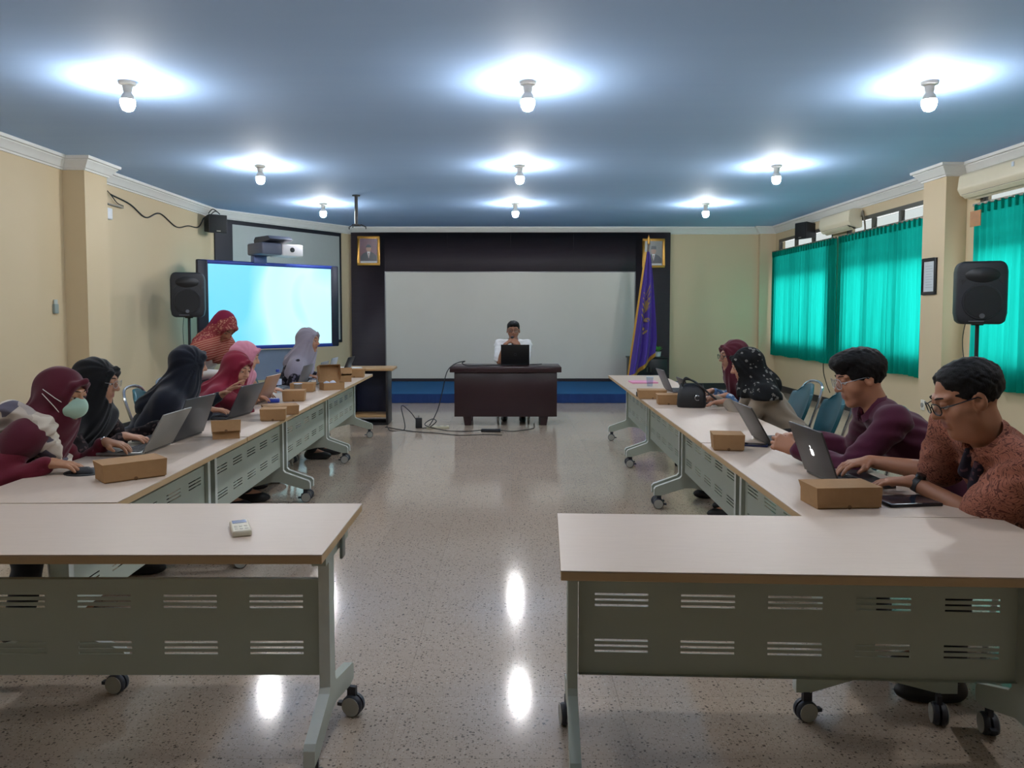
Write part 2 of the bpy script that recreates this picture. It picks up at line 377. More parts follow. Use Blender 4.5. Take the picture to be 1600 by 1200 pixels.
# dark cabinet with a plant, and the flag
M_black = plain('black_laminate', '#17171b', .4)
cb = thing('cabinet', 'low black cabinet standing behind the purple flag', 'cabinet', (2.52, 14.2, .15))
MB().box((-.34, -.2, .03), (.34, .2, .46)).build('body', M_black, cb, bevel=.004)
MB().box((-.36, -.215, .46), (.36, .21, .49)).build('top', M_black, cb, bevel=.004)
for x in (-.17, .17):
    d = MB().box((x - .163, -.215, .05), (x + .163, -.2, .45)).build('door', M_black, cb, bevel=.003); rod(MB(), (x * .2, -.23, .22), (x * .2, -.23, .30), .006).build('handle', M_rail, d)
for x in (-.31, .31): MB().box((x - .02, -.18, 0), (x + .02, .18, .03)).build('foot', M_black, cb)
pt = thing('potted_plant', 'tiny green plant in a white pot on the black cabinet', 'plant', (2.70, 14.08, .64))
MB().lathe([(.038, 0), (.05, .01), (.06, .085), (.066, .095), (.058, .095), (.05, .08)], 14).build('pot', plain('white_pot', '#dfe2de', .35), pt)
MB().lathe([(.0, .07), (.052, .075), (.0, .08)], 12).build('soil', plain('soil', '#33271c', .9), pt)
rnd = random.Random(3); lm = plain('plant_green', '#4f9a3a', .5, vary=.3)
leaf_me = MB().add([(0, 0, 0), (-.018, .035, .012), (0, .035, .004), (.018, .035, .012), (-.012, .065, .012), (0, .068, .006), (.012, .065, .012), (0, .09, 0)],
                   [(0, 2, 1), (0, 3, 2), (1, 2, 5, 4), (2, 3, 6, 5), (4, 5, 7), (5, 6, 7)]).mesh('leaf', lm, solid=.0015, smooth=60)
for k in range(26): link('leaf', leaf_me, pt, (rnd.uniform(-.025, .025), rnd.uniform(-.025, .025), .08 + rnd.uniform(0, .05)), (rnd.uniform(.1, 1.2), 0, k * 2.4))

fg = thing('flag', 'purple ceremonial flag with gold fringe and gold emblem on a leaning pole', 'flag', (2.33, 13.55, .15))
rod(MB(), (-.13, 0, 0), (.09, 0, 2.50), .016, 10).build('pole', plain('flagpole_wood', '#4a3524', .4), fg)
MB().lathe([(0, 0), (.03, .01), (.02, .05), (.03, .08), (.0, .18)], 10, (.09, 0, 2.49)).build('finial', M_gold, fg)
MB().lathe([(.2, 0), (.19, .02), (.06, .05), (.03, .16), (.02, .16)], 20, (-.13, 0, 0)).build('stand', M_rail, fg)
def flag_pt(s, v):
    """s across the bunched cloth 0..1, v 0 top .. 1 bottom"""
    w = .05 + .30 * min(1, v * 1.15) ** .8; top = 2.36; zb = .18 + .42 * s ** 1.3
    zz = top + (zb - top) * v; xp = .09 - .22 * (2.50 - zz) / 2.5
    return (xp - .03 - .09 * v + (w + .05 * v) * s, -.03 + (.02 + .05 * v) * math.sin(s * 15 + 2.2 * v) - .03 * s, zz)
M_flag = cloth('purple_satin', '#46308c', .5)
MB().grid([[flag_pt(j / 48, i / 30) for j in range(49)] for i in range(31)]).build('cloth', M_flag, fg, solid=.004, smooth=70)
fr = MB()
fr.grid([[(lambda p: (p[0], p[1], p[2] - d))(flag_pt(j / 48, 1)) for j in range(49)] for d in (-.004, .03, .065)])
fr.grid([[(lambda p: (p[0] - d, p[1], p[2]))(flag_pt(0, i / 30)) for i in range(31)] for d in (-.004, .015, .03)])
fr.build('fringe', plain('gold_fringe', '#b98a2c', .5, .2, vary=.3, sc=120), fg, solid=.006, smooth=50)
EM = []
def patch(s0, v0, ds, dv, ang):
    ca, sa = math.cos(ang), math.sin(ang); q = []
    for k in range(10):
        a = 2 * math.pi * k / 10; x, y = ds * math.cos(a), dv * math.sin(a); p = flag_pt(min(.99, max(.01, s0 + x * ca - y * sa * 2)), v0 + x * sa * .5 + y * ca); q.append((p[0], p[1] - .012, p[2]))
    EM.append(q)
for k in range(6): patch(.62 + .06 * math.sin(k), .33 + .035 * k, .20 - .012 * k, .011, -.5 + .06 * k)
for k in range(5): patch(.30, .36 + .045 * k, .13, .010, .5)
patch(.50, .47, .10, .05, 0); patch(.55, .60, .16, .02, .2); patch(.5, .70, .1, .012, 0); patch(.42, .66, .06, .014, .3)
for q in EM: MB().add(q, [tuple(range(10))]).build('emblem_leaf', plain('emblem_gold', '#9b8257', .5, .2), fg, solid=.003, smooth=0)

# ------------------------------------------------------------------ wall-corner projection screen, board and boxes
ax = Vector((CH1[0] - CH0[0], CH1[1] - CH0[1], 0)); aL = ax.length; ax.normalize(); arz = math.atan2(ax.y, ax.x)
ps = thing('projection_screen', 'grey projection screen in a black border on the angled corner wall', 'screen', ((CH0[0] + CH1[0]) / 2, (CH0[1] + CH1[1]) / 2, .9), arz)
MB().box((-1.46, -.03, 0), (1.24, -.002, 2.02)).build('border', plain('screen_black', '#121120', .5), ps, smooth=0)
MB().box((-1.14, -.034, .05), (1.19, -.0295, 1.955)).build('surface', plain('screen_grey', '#a3aaa9', .7, vary=.03), ps, smooth=0)
MB().box((-1.46, -.075, 2.02), (1.24, -.002, 2.028)).build('case', M_white, ps, bevel=.002)

def screen_mat():
    t = NT('lit_whiteboard_image'); o = t.obj(); n = t.noise(o, .55, 2, .4, 1.2)
    sp = t.n('ShaderNodeSeparateXYZ'); t.l(o, sp.inputs[0])
    g = t.math('ADD', n, t.math('MULTIPLY', sp.outputs[0], .16))
    c = t.ramp(g, [(.28, '#6bd6fb'), (.42, '#a0eeff'), (.50, '#c8fbff'), (.75, '#b6f6ff')])
    t.base((.1, .1, .1), .3); t.l(c, t.b.inputs['Emission Color']); t.b.inputs['Emission Strength'].default_value = 1.25; return t.m
b0, b1 = Vector((-4.32, 10.6, 0)), Vector((-2.74, 12.2, 0)); bd = b1 - b0; bl = bd.length; brz = math.atan2(bd.y, bd.x)
ib = thing('interactive_whiteboard', 'big lit interactive whiteboard showing a pale cyan picture on a mobile stand', 'whiteboard', (b0 + b1) / 2, brz)
M_bez = plain('board_bezel', '#15182c', .35)
zb0, zb1 = .915, 2.18
MB().box((-bl/2, -.03, zb0), (-bl/2 + .155, .04, zb1)).build('bezel', M_bez, ib, bevel=.02, seg=3); MB().box((bl/2 - .13, -.03, zb0), (bl/2, .04, zb1)).build('bezel', M_bez, ib, bevel=.02, seg=3)
for za in (zb1 - .055, zb0): MB().box((-bl/2 + .05, -.025, za), (bl/2 - .05, .04, za + .053)).build('rail', plain('blue_rail', '#2a3f97', .3, .3), ib, bevel=.006)
MB().box((-bl/2 + .15, -.012, zb0 + .048), (bl/2 - .125, .03, zb1 - .053)).build('screen', screen_mat(), ib, smooth=0)
for x in (-.42, .42):
    MB().box((x - .035, .04, .08), (x + .035, .1, zb1 - .1)).build('post', plain('stand_blue', '#27305a', .4, .3), ib, bevel=.004)
    MB().box((x - .035, -.30, .07), (x + .035, .42, .12)).build('foot', plain('stand_blue', '#27305a', .4, .3), ib, bevel=.004)
    for y in (-.26, .38): MB().lathe([(.0, -.02), (.035, -.02), (.035, .02), (.0, .02)], 14, (x, y, .035), 0).build('caster', M_black, ib)
MB().box((-.385, .055, .45), (.385, .075, zb0 - .02)).build('back_panel', plain('stand_grey', '#6e7c93', .5), ib, smooth=0)
# ultra short throw projector on the board's top
pj = thing('short_throw_projector', 'white and grey short throw projector on an arm above the lit whiteboard', 'projector', (b0 + b1) / 2 + Vector((0, 0, zb1)), brz)
MB().box((-.30, -.05, -.02), (-.10, .06, .13)).build('bracket', plain('proj_blue_grey', '#5f6fa5', .35, .3), pj, bevel=.01)
MB().box((-.36, -.40, .09), (-.04, .05, .26)).build('body', plain('proj_dark_grey', '#54586c', .35), pj, bevel=.025, seg=3)
MB().box((-.05, -.42, .08), (.28, -.02, .25)).build('casing', plain('proj_white', '#e4e1e6', .4), pj, bevel=.02, seg=3)
MB().prism([(-.45, .31), (-.38, .36), (.0, .36), (.05, .31), (.02, .25), (-.40, .29)], -.26, .10, 0).build('arm', plain('proj_arm_grey', '#3d4150', .4), pj, bevel=.012)
MB().lathe([(0, -.428), (.035, -.428), (.035, -.41), (0, -.41)], 16, (.10, 0, .17), 1).build('lens', M_black, pj)

def small_speaker(loc, rz, label):
    t = thing('wall_speaker', label, 'speaker', loc, rz)
    MB().prism([(-.10, -.14), (.10, -.11), (.10, .11), (-.10, .14)], -.14, .14, 0).build('cabinet', plain('speaker_black', '#15161d', .5), t, bevel=.01)
    MB().box((-.125, -.112, -.125), (.125, -.101, .125)).build('grille', plain('grille_black', '#0f1014', .7), t, bevel=.006)
    MB().box((-.03, -.115, -.115), (.03, -.111, -.10)).build('badge', M_rail, t, smooth=0)
    MB().box((-.03, .09, -.02), (.03, .17, .02)).build('bracket', M_black, t, smooth=0)
small_speaker((-4.47, 11.72, 2.78), R(42), 'small black wall speaker at the top of the left corner')
small_speaker((4.86, 12.75, 2.79), R(-70), 'small black wall speaker beside the far air conditioner')

# loudspeakers on stands
M_spk = plain('speaker_moulded_black', '#1c1e25', .55, bump=.1)
def loudspeaker(loc, rz, label, label2):
    t = thing('loudspeaker', label, 'speaker', loc, rz)
    w, d, h = .20, .19, .28
    out = [(-w, -d), (w, -d), (w + .005, -.02), (w * .62, d), (-w * .62, d), (-w - .005, -.02)]
    body = MB(); rings = []
    for z_, s in ((0, .80), (.03, .93), (.10, 1), (.47, 1), (.53, .95), (.565, .78)): rings.append([(x * s, y * (s if y > 0 else .85 + .15 * s), z_) for x, y in out])
    body.grid(rings, loop=True); body.add(rings[0], [tuple(range(6))[::-1]]); body.add(rings[-1], [tuple(range(6))])
    body.build('cabinet', M_spk, t, bevel=.028, seg=3, smooth=60)
    MB().lathe([(.0, .0), (.145, .0), (.15, .012), (.135, .02), (0, .03)], 28, (0, -d - .018, .20), 1).build('woofer_grille', plain('grille_black', '#0f1014', .7), t)
    MB().lathe([(.135, -.004), (.156, -.004), (.16, .01), (.135, .01)], 28, (0, -d - .008, .20), 1).build('woofer_ring', M_spk, t)
    h_ = MB(); rows = []
    for i in range(7):
        v = i / 6; rows.append([((.15 - .11 * v) * (j / 5 - 1) * 1.0, -d - .008 + .0 + .07 * v, .455 + (.06 - .035 * v) * math.sin(j / 10 * 2 * math.pi) * 0 + 0) for j in range(11)])
    MB().lathe([(.0, -.006), (.10, -.006), (.11, .0), (.11, .02), (0, .02)], 24, (0, 0, 0), 1).build('horn', plain('horn_black', '#101116', .45), t, loc=(0, -d, .44), rot=(0, 0, 0)).scale = (1.25, 1, .62)
    for s in (-1, 1): MB().prism([(s * .12, .40), (s * .17, .40), (s * .165, .35)], -d - .006, -d + .01, 1).build('port', M_black, t, smooth=0)
    MB().lathe([(0, -d - .026), (.022, -d - .026), (.022, -d - .02), (0, -d - .02)], 16, (0, 0, .075), 1).build('badge', plain('badge_grey', '#6c6f78', .3, .6), t)
    MB().box((-.1, -d - .006, .022), (.02, -d + .0, .032)).build('nameplate', plain('badge_grey', '#6c6f78', .3, .6), t, smooth=0)
    s = thing('speaker_stand', label2, 'stand', (loc[0], loc[1], 0), rz); zt = loc[2]
    rod(MB(), (0, 0, .10), (0, 0, zt - .002), .018, 10).build('pole', M_black, s)
    MB().lathe([(.026, -.05), (.03, -.05), (.03, .06), (.026, .06)], 12, (0, 0, .72)).build('collar', M_black, s)
    for k in range(3):
        a = R(90 + 120 * k); c, n = math.cos(a), math.sin(a)
        lg = rod(MB(), (0.02 * c, .02 * n, .72), (.52 * c, .52 * n, .012), .012).build('leg', M_black, s)
        rod(MB(), (.02 * c, .02 * n, .22), (.30 * c, .30 * n, .32), .008).build('brace', M_black, s)
        MB().lathe([(.0, 0), (.018, 0), (.018, .03), (0, .03)], 10, (.52 * c, .52 * n, 0)).build('rubber_foot', M_black, lg)
    MB().lathe([(.0, 0), (.05, 0), (.05, .012), (0, .012)], 14, (0, 0, zt - .012)).build('mount_plate', M_black, s)
    w_ = MB().tube(spline([(-.06, .12, zt + .1), (-.09, .16, zt - .15), (-.07, .1, .9), (-.03, .03, .5), (.05, .2, .004)], 6), .004, 6).build('cable', M_black, s)
loudspeaker((-4.12, 9.85, 1.385), R(18), 'black loudspeaker on a pole beside the lit whiteboard', 'black tripod stand under the loudspeaker by the lit whiteboard')
loudspeaker((4.28, 7.05, 1.335), R(-22), 'black loudspeaker on a pole in front of the teal curtain', 'black tripod stand under the loudspeaker by the curtains')

# ------------------------------------------------------------------ ceiling bulbs and projector mount
M_bulb = emis('bulb_glow', (0.98, .975, .97), BULB); M_sock = plain('white_lampholder', '#e6e6e2', .4)
ROW = ['front', 'middle', 'far']; CO = ['left', 'centre', 'right']
bm_ = MB().lathe([(.012, -.205), (.034, -.195), (.046, -.17), (.05, -.145), (.048, -.126)], 14).mesh('bulb', M_bulb)
hm_ = MB().lathe([(.048, -.126), (.0485, -.122), (.036, -.09), (.025, -.075), (.022, -.07)], 14).mesh('housing', M_sock)
sm_ = MB().lathe([(.026, -.075), (.03, -.06), (.034, -.03), (.055, -.02), (.058, -.002), (.03, 0)], 16).mesh('lampholder', M_sock)
for j, (y, xs) in enumerate(((2.45, (-2.68, .13, 2.96)), (5.5, (-2.70, .12, 2.95)), (8.56, (-2.76, .10, 2.93)), (11.48, (-2.78, .07, 2.89)))):
    for i, x in enumerate(xs):
        t = thing('ceiling_lamp', 'glowing bare bulb lamp, %s one of the %s row on the ceiling' % (CO[i], ['overhead', 'nearest', 'middle', 'farthest'][j]), 'lamp', (x, y, CEIL), group='bare bulbs on the ceiling')
        link('lampholder', sm_, t); link('bulb', bm_, t); link('housing', hm_, t)
pm = thing('projector_mount', 'empty black projector mount hanging from the ceiling', 'mount', (-2.13, 10.68, CEIL))
rod(MB(), (0, 0, 0), (.0, 0, -.40), .022, 10).build('pole', M_black, pm)
MB().lathe([(.0, -.012), (.055, -.012), (.055, 0), (0, 0)], 16).build('ceiling_plate', M_black, pm)
MB().box((-.05, -.05, -.42), (.05, .05, -.40)).build('head', M_black, pm, bevel=.005)
for a in (20, 150, 260): MB().tube([(0, 0, -.41), (.07 * math.cos(R(a)), .07 * math.sin(R(a)), -.405), (.13 * math.cos(R(a)), .13 * math.sin(R(a)), -.43), (.13 * math.cos(R(a)), .13 * math.sin(R(a)), -.46)], .008, 6).build('claw', M_black, pm)

# ------------------------------------------------------------------ air conditioners
M_ac = plain('ac_cream_plastic', '#d8cfb6', .4, vary=.03)
def aircon(y0, y1, z0, label):
    L = y1 - y0; t = thing('air_conditioner', label, 'air conditioner', (XR - .001, (y0 + y1) / 2, z0))
    pr_ = [(0, .02), (0, .29), (-.14, .29), (-.19, .26), (-.205, .12), (-.17, .055), (-.06, .02)]
    MB().prism(pr_, -L / 2, L / 2, 1).build('body', M_ac, t, bevel=.012, seg=2)
    MB().box((-.2, -L / 2 + .03, .15), (-.199, L / 2 - .03, .153)).build('panel_seam', M_frame, t, smooth=0)
    MB().prism([(-.185, .06), (-.165, .045), (-.07, .012), (-.075, .025)], -L / 2 + .05, L / 2 - .05, 1).build('outlet', plain('ac_outlet_dark', '#2c2c2a', .6), t, smooth=0)
    for k in range(2): MB().prism([(-.19 + .05 * k, .05 - .018 * k), (-.15 + .05 * k, .018 - .018 * k), (-.148 + .05 * k, .024 - .018 * k), (-.188 + .05 * k, .056 - .018 * k)], -L / 2 + .06, L / 2 - .06, 1).build('vane', M_ac, t, smooth=0)
    return t
aircon(10.95, 12.0, 2.63, 'cream air conditioner above the far teal curtains')
ac2 = aircon(7.15, 8.30, 2.63, 'cream air conditioner at the right edge above the loudspeaker')
MB().box((-.2065, -.35, .20), (-.2, -.32, .245)).build('sticker', plain('sticker_white', '#c9d2dd', .5), ac2, smooth=0)
MB().tube(spline([(XR - .03, 10.93, 2.80), (XR - .03, 10.88, 2.86), (XR - .03, 10.85, 2.5), (XR - .035, 11.56, 2.3), (XR - .03, 11.58, 1.6), (XR - .03, 11.58, .7)], 8), .012, 6).build('refrigerant_pipe', plain('pipe_grey', '#6f675a', .6), None).name = 'refrigerant_pipe'
tag(bpy.data.objects['refrigerant_pipe'], 'grey pipe dropping from the far air conditioner between two curtains', 'pipe')
tag(MB().tube(spline([(XR - .006, 12.2, .70), (XR - .006, 12.18, .5), (XR - .006, 12.05, .32), (XR - .006, 11.92, .2)], 8), .006, 6).build('wall_cable', M_black), 'thin cable hanging on the wall below the far curtains', 'cable')
# framed notice, sockets, remote holder, router
fn = thing('framed_notice', 'black framed paper notice on the right pilaster', 'picture', (XR - PR[2], 8.735, 1.645))
MB().box((-.022, -.15, 0), (0, -.115, .41)).box((-.022, .115, 0), (0, .15, .41)).box((-.022, -.115, 0), (0, .115, .035)).box((-.022, -.115, .375), (0, .115, .41)).build('frame', M_black, fn, bevel=.004)
pp = MB().box((-.010, -.115, .035), (-.002, .115, .375)).build('paper', plain('notice_paper', '#c4cbd0', .5), fn, smooth=0)
for k in range(9): MB().box((-.0108, -.075 + .012 * (k % 3), .08 + k * .03), (-.0099, .075 - .01 * (k % 2), .084 + k * .03)).build('text_line', plain('ink_grey', '#8d959c', .5), pp, smooth=0)
def socket(loc, rz, label):
    t = thing('wall_socket', label, 'socket', loc, rz)
    MB().box((-.04, -.012, -.06), (.04, 0, .06)).build('plate', plain('socket_white', '#dedbd0', .4), t, bevel=.006)
    MB().lathe([(0, -.02), (.026, -.02), (.028, -.01), (0, -.01)], 16, (0, 0, 0), 1).build('outlet', plain('socket_grey', '#8f8d86', .5), t)
socket((XR - PR[2], 8.80, .38), R(-90), 'white wall socket low on the right pilaster')
rh = thing('remote_holder', 'small grey remote control holder on the left wall', 'remote holder', (XL, 7.89, 1.43))
MB().box((0, -.035, 0), (.03, .035, .10)).build('holder', plain('holder_grey', '#8d9a98', .4), rh, bevel=.008)
MB().box((.006, -.025, .04), (.024, .025, .145)).build('remote', plain('holder_remote', '#b9c3c0', .4), rh, bevel=.006)
ro = thing('wifi_router', 'small white network box with cables high on the left wall', 'router', (XL, 8.95, 2.52))
MB().box((0, -.06, 0), (.05, .06, .13)).build('box', plain('router_white', '#dfe3ea', .35), ro, bevel=.008)
MB().tube(spline([(.03, -.03, .13), (.03, -.1, .25), (.03, -.06, .33), (.03, .05, .30), (.03, .2, .22), (.03, .35, .2)], 8), .006, 6).build('cable', M_black, ro)
MB().box((.01, -.08, .17), (.04, .34, .185)).build('bracket', plain('bracket_grey', '#77736c', .5), ro, smooth=0)
tag(MB().tube(spline([(XL + .012, 9.05, 2.82), (XL + .012, 9.5, 2.77), (XL + .012, 9.9, 2.66), (XL + .012, 10.3, 2.76), (XL + .012, 10.8, 2.64), (XL + .012, 11.2, 2.70), (XL + .012, 11.55, 2.72), (XL + .02, 11.75, 2.88)], 8), .009, 6).build('wall_cable', M_black), 'black cable sagging along the left wall under the cornice', 'cable')
tag(MB().tube(spline([(-4.54, 11.62, 2.93), (-4.48, 11.66, 3.0), (-4.42, 11.76, 2.94), (-4.5, 11.8, 2.99), (-4.55, 11.72, 2.92)], 8), .008, 6).build('cable_coil', M_black), 'bunch of grey cable above the small speaker in the left corner', 'cable')
tg = thing('tag_card', 'brown card tag pinned to the top of the near curtain', 'card', (4.795, 7.98, 2.33))
MB().box((-.006, -.09, 0), (0, .09, .16)).build('card', plain('card_brown', '#a9794e', .6, vary=.3), tg, smooth=0)

# ------------------------------------------------------------------ flip-top tables
M_top = (lambda t: (t.base(t.mix(t.noise(t.scale(t.obj(), (2, 14, 14)), 5, 5, .6), '#c0ad9d', '#cab8a8'), .42, 0, .45), t.m)[-1])(NT('pale_beech_laminate'))
M_edge = plain('beech_edge_band', '#b6976f', .5)
M_steel = plain('grey_green_steel', '#a6aea3', .42, .0, vary=.03)
M_lip = plain('light_grey_leg_edge', '#cdd3cf', .4)
M_tyre = plain('caster_tyre', '#2b2e38', .5); M_hub = plain('caster_hub', '#a3a39d', .45)
ZT = .735
def make_table():
    """local: length along x, y=0 is the panel-side edge, y=.6 the sitting side"""
    t = thing('folding_table', '', 'table')
    L, D = 1.5, .6
    tp = MB().box((-L/2, 0, ZT - .003), (L/2, D, ZT)).build('tabletop', M_top, t, smooth=0)
    MB().box((-L/2, 0, ZT - .028), (L/2, D, ZT - .003)).build('edge_band', M_edge, tp, bevel=.002, seg=1)
    # modesty panel: real slots, five groups of three in two rows
    x0, x1, z0, z1, yp = -.685, .685, .275, .587, .218
    cx = [x0 + (x1 - x0) * (k + .5) / 5 for k in range(5)]; xs = [x0] + [q for c in cx for q in (c - .085, c + .085)] + [x1]
    hz = []
    for c in (.365, .515): hz += [(c - .018 + d - .0035, c - .018 + d + .0035) for d in (0, .018, .036)]
    zs = [z0] + [q for a in hz for q in a] + [z1]
    m = MB()
    for i in range(len(xs) - 1):
        for j in range(len(zs) - 1):
            hole = i % 2 == 1 and j % 2 == 1; a, b, c, d = xs[i], xs[i + 1], zs[j], zs[j + 1]; y0, y1 = yp, yp + .004
            if not hole:
                m.add([(a, y0, c), (b, y0, c), (b, y0, d), (a, y0, d)], [(0, 1, 2, 3)]); m.add([(a, y1, c), (b, y1, c), (b, y1, d), (a, y1, d)], [(3, 2, 1, 0)])
            else: m.add([(a, y0, c), (b, y0, c), (b, y0, d), (a, y0, d), (a, y1, c), (b, y1, c), (b, y1, d), (a, y1, d)], [(0, 4, 5, 1), (1, 5, 6, 2), (2, 6, 7, 3), (3, 7, 4, 0)])
    m.add([(x0, yp, z0), (x1, yp, z0), (x1, yp + .02, z0), (x0, yp + .02, z0)], [(3, 2, 1, 0)]); m.add([(x0, yp, z1), (x1, yp, z1), (x1, yp + .02, z1), (x0, yp + .02, z1)], [(0, 1, 2, 3)])
    m.build('modesty_panel', M_steel, t, smooth=0)
    # legs
    outline = [(.20, .66), (.20, .245), (.185, .228), (.012, .165), (.0, .15), (.0, .102), (.05, .102), (.22, .155), (.29, .155), (.50, .102), (.56, .102), (.56, .15), (.545, .165), (.285, .228), (.27, .245), (.27, .66)]
    for s in (-1, 1):
        lg = MB().prism(outline, s * .705 - .016, s * .705 + .016, 0).build('leg', M_steel, t, smooth=0)
        rim = MB()
        for i in range(5):
            (ya, za), (yb, zb) = outline[i], outline[i + 1]; q = math.hypot(yb - ya, zb - za); ny, nz_ = (zb - za) / q * .0015, -(yb - ya) / q * .0015
            rim.prism([(ya, za), (yb, zb), (yb + ny, zb + nz_), (ya + ny, za + nz_)][::-1], s * .705 - .0172, s * .705 + .0172, 0)
        rim.build('edge_strip', M_lip, lg, smooth=0)
        MB().box((s * .705 - .022, .14, .655), (s * .705 + .022, .46, .71)).build('hinge_bracket', M_steel, t, smooth=0)
        for y in (.035, .53):
            c = MB(); ang = R(20 if y < .2 else -30) * s
            c.lathe([(.0, -.024), (.028, -.024), (.034, -.022), (.038, -.016), (.038, -.004), (.0, -.004)], 18, (0, 0, .038), 0, 0)
            c.lathe([(.0, .004), (.038, .004), (.038, .016), (.034, .022), (.028, .024), (.0, .024)], 18, (0, 0, .038), 0, 0)
            c.lathe([(.0, -.0255), (.033, -.0255), (.033, -.0235), (.0, -.0235)], 18, (0, 0, .038), 0, 1)
            c.lathe([(.0, .0235), (.033, .0235), (.033, .0255), (.0, .0255)], 18, (0, 0, .038), 0, 1)
            c.box((-.008, -.012, .05), (.008, .02, .104), 0); c.box((-.01, .02, .03), (.01, .058, .042), 0)
            c.build('caster', [M_tyre, M_hub], t, loc=(s * .715, y, 0), rot=(0, 0, ang * .5))
        MB().box((s * .738 - .005, .30, .625), (s * .738 + .005, .345, .70)).build('release_lever', plain('lever_grey', '#6f746e', .4, .4), t, bevel=.003)
    rod(MB(), (-.69, .30, .68), (.69, .30, .68), .014).build('cross_tube', M_steel, t)
    return t
def put(t, origin, rz, label, group=None):
    t.location = origin; t.rotation_euler = (0, 0, rz); tag(t, label, group=group); return t
T0 = make_table()
# front left: panel towards the camera
put(T0, (-.545 - .75, 2.183, 0), 0, 'pale-topped table at the front left with a remote control on it')
t = copy_tree(T0); rz = R(180 - 2.6); d = Vector((math.cos(R(-2.6)), math.sin(R(-2.6)), 0)); n_ = Vector((-d.y, d.x, 0))
far = Vector((.163, 2.645, 0)) + d * .75
put(t, far, rz, 'pale-topped table at the front right with nothing on its top')
ORD = ['nearest table of the left row, under the open silver laptop', 'second table of the left row, under the dark laptops', 'third table of the left row, in front of the crimson-scarfed woman', 'farthest table of the left row, beside the wooden-topped lectern']
for k in range(4):
    yc = 2.80 + .75 + k * 1.515; x = -1.452 - .0235 * (yc - 2.8)
    t = copy_tree(T0); put(t, (x, yc, 0), R(90) + math.atan(.0235), ORD[k], 'tables of the left row')
ORD = ['nearest table of the right row, under the laptop with a glowing mark', 'second table of the right row, under a lone brown box', 'third table of the right row, under the black handbag', 'farthest table of the right row, with the pink folder']
for c in T0.children:
    if c.name.startswith('caster') and c.location.x > 0 and c.location.y > .2: c.location.x += .018; c.location.y = .49; c.rotation_euler.z = R(75)
for k in range(4):
    yc = 2.60 + .75 + k * 1.515; x = 1.002 + .0165 * (yc - 2.6)
    t = copy_tree(T0); put(t, (x, yc, 0), R(-90) - math.atan(.0165), ORD[k], 'tables of the right row')

# ------------------------------------------------------------------ speaker's desk and lectern
M_maho = (lambda t: (t.base(t.mix(t.noise(t.scale(t.obj(), (1.5, 1, 10)), 4, 5, .6, .5), '#241318', '#30191e'), .3, 0, .5), t.m)[-1])(NT('dark_mahogany'))
dk = thing('desk', 'dark mahogany desk with a closed front before the speaker', 'desk', (-.065, 9.76, 0))
MB().box((-.71, -.05, .685), (.71, .60, .755)).build('desktop', M_maho, dk, bevel=.006)
MB().box((-.655, .0, .115), (.655, .025, .685)).build('front_panel', M_maho, dk, bevel=.003)
for s in (-1, 1):
    MB().box((s * .655 - (.02 if s > 0 else 0), .025, .115), (s * .655 + (0 if s > 0 else .02), .56, .685)).build('side_panel', M_maho, dk, bevel=.003)
    MB().prism([(s * .545, .115), (s * .435, .115), (s * .445, 0), (s * .525, 0)], .02, .14, 1).build('foot', M_maho, dk, bevel=.003)
    MB().prism([(s * .545, .115), (s * .435, .115), (s * .445, 0), (s * .525, 0)], .44, .55, 1).build('foot', M_maho, dk, bevel=.003)
MB().box((.30, .05, .16), (.63, .54, .66)).build('pedestal', M_maho, dk, bevel=.004)
lc = thing('lectern', 'black open-sided lectern with a wooden top beside the left row', 'lectern', (-1.80, 10.0, 0), R(2))
M_bwood = plain('honey_wood', '#a9885f', .4, vary=.15, sc=6)
MB().box((-.34, -.26, .70), (.29, .24, .735)).build('top', M_bwood, lc, bevel=.01, seg=3)
MB().box((-.27, -.2, .0), (-.24, .2, .70)).build('side_panel', M_black, lc, bevel=.003)
MB().box((.19, -.2, .0), (.22, .2, .70)).build('side_panel', M_black, lc, bevel=.003)
MB().box((-.24, .18, .05), (.19, .2, .70)).build('back_panel', plain('navy_panel', '#141c3a', .35), lc, smooth=0)
MB().box((-.24, -.2, .10), (.19, .18, .13)).build('shelf', M_bwood, lc, bevel=.003)
MB().box((-.24, -.2, .0), (.19, .2, .03)).build('base', M_black, lc, smooth=0)

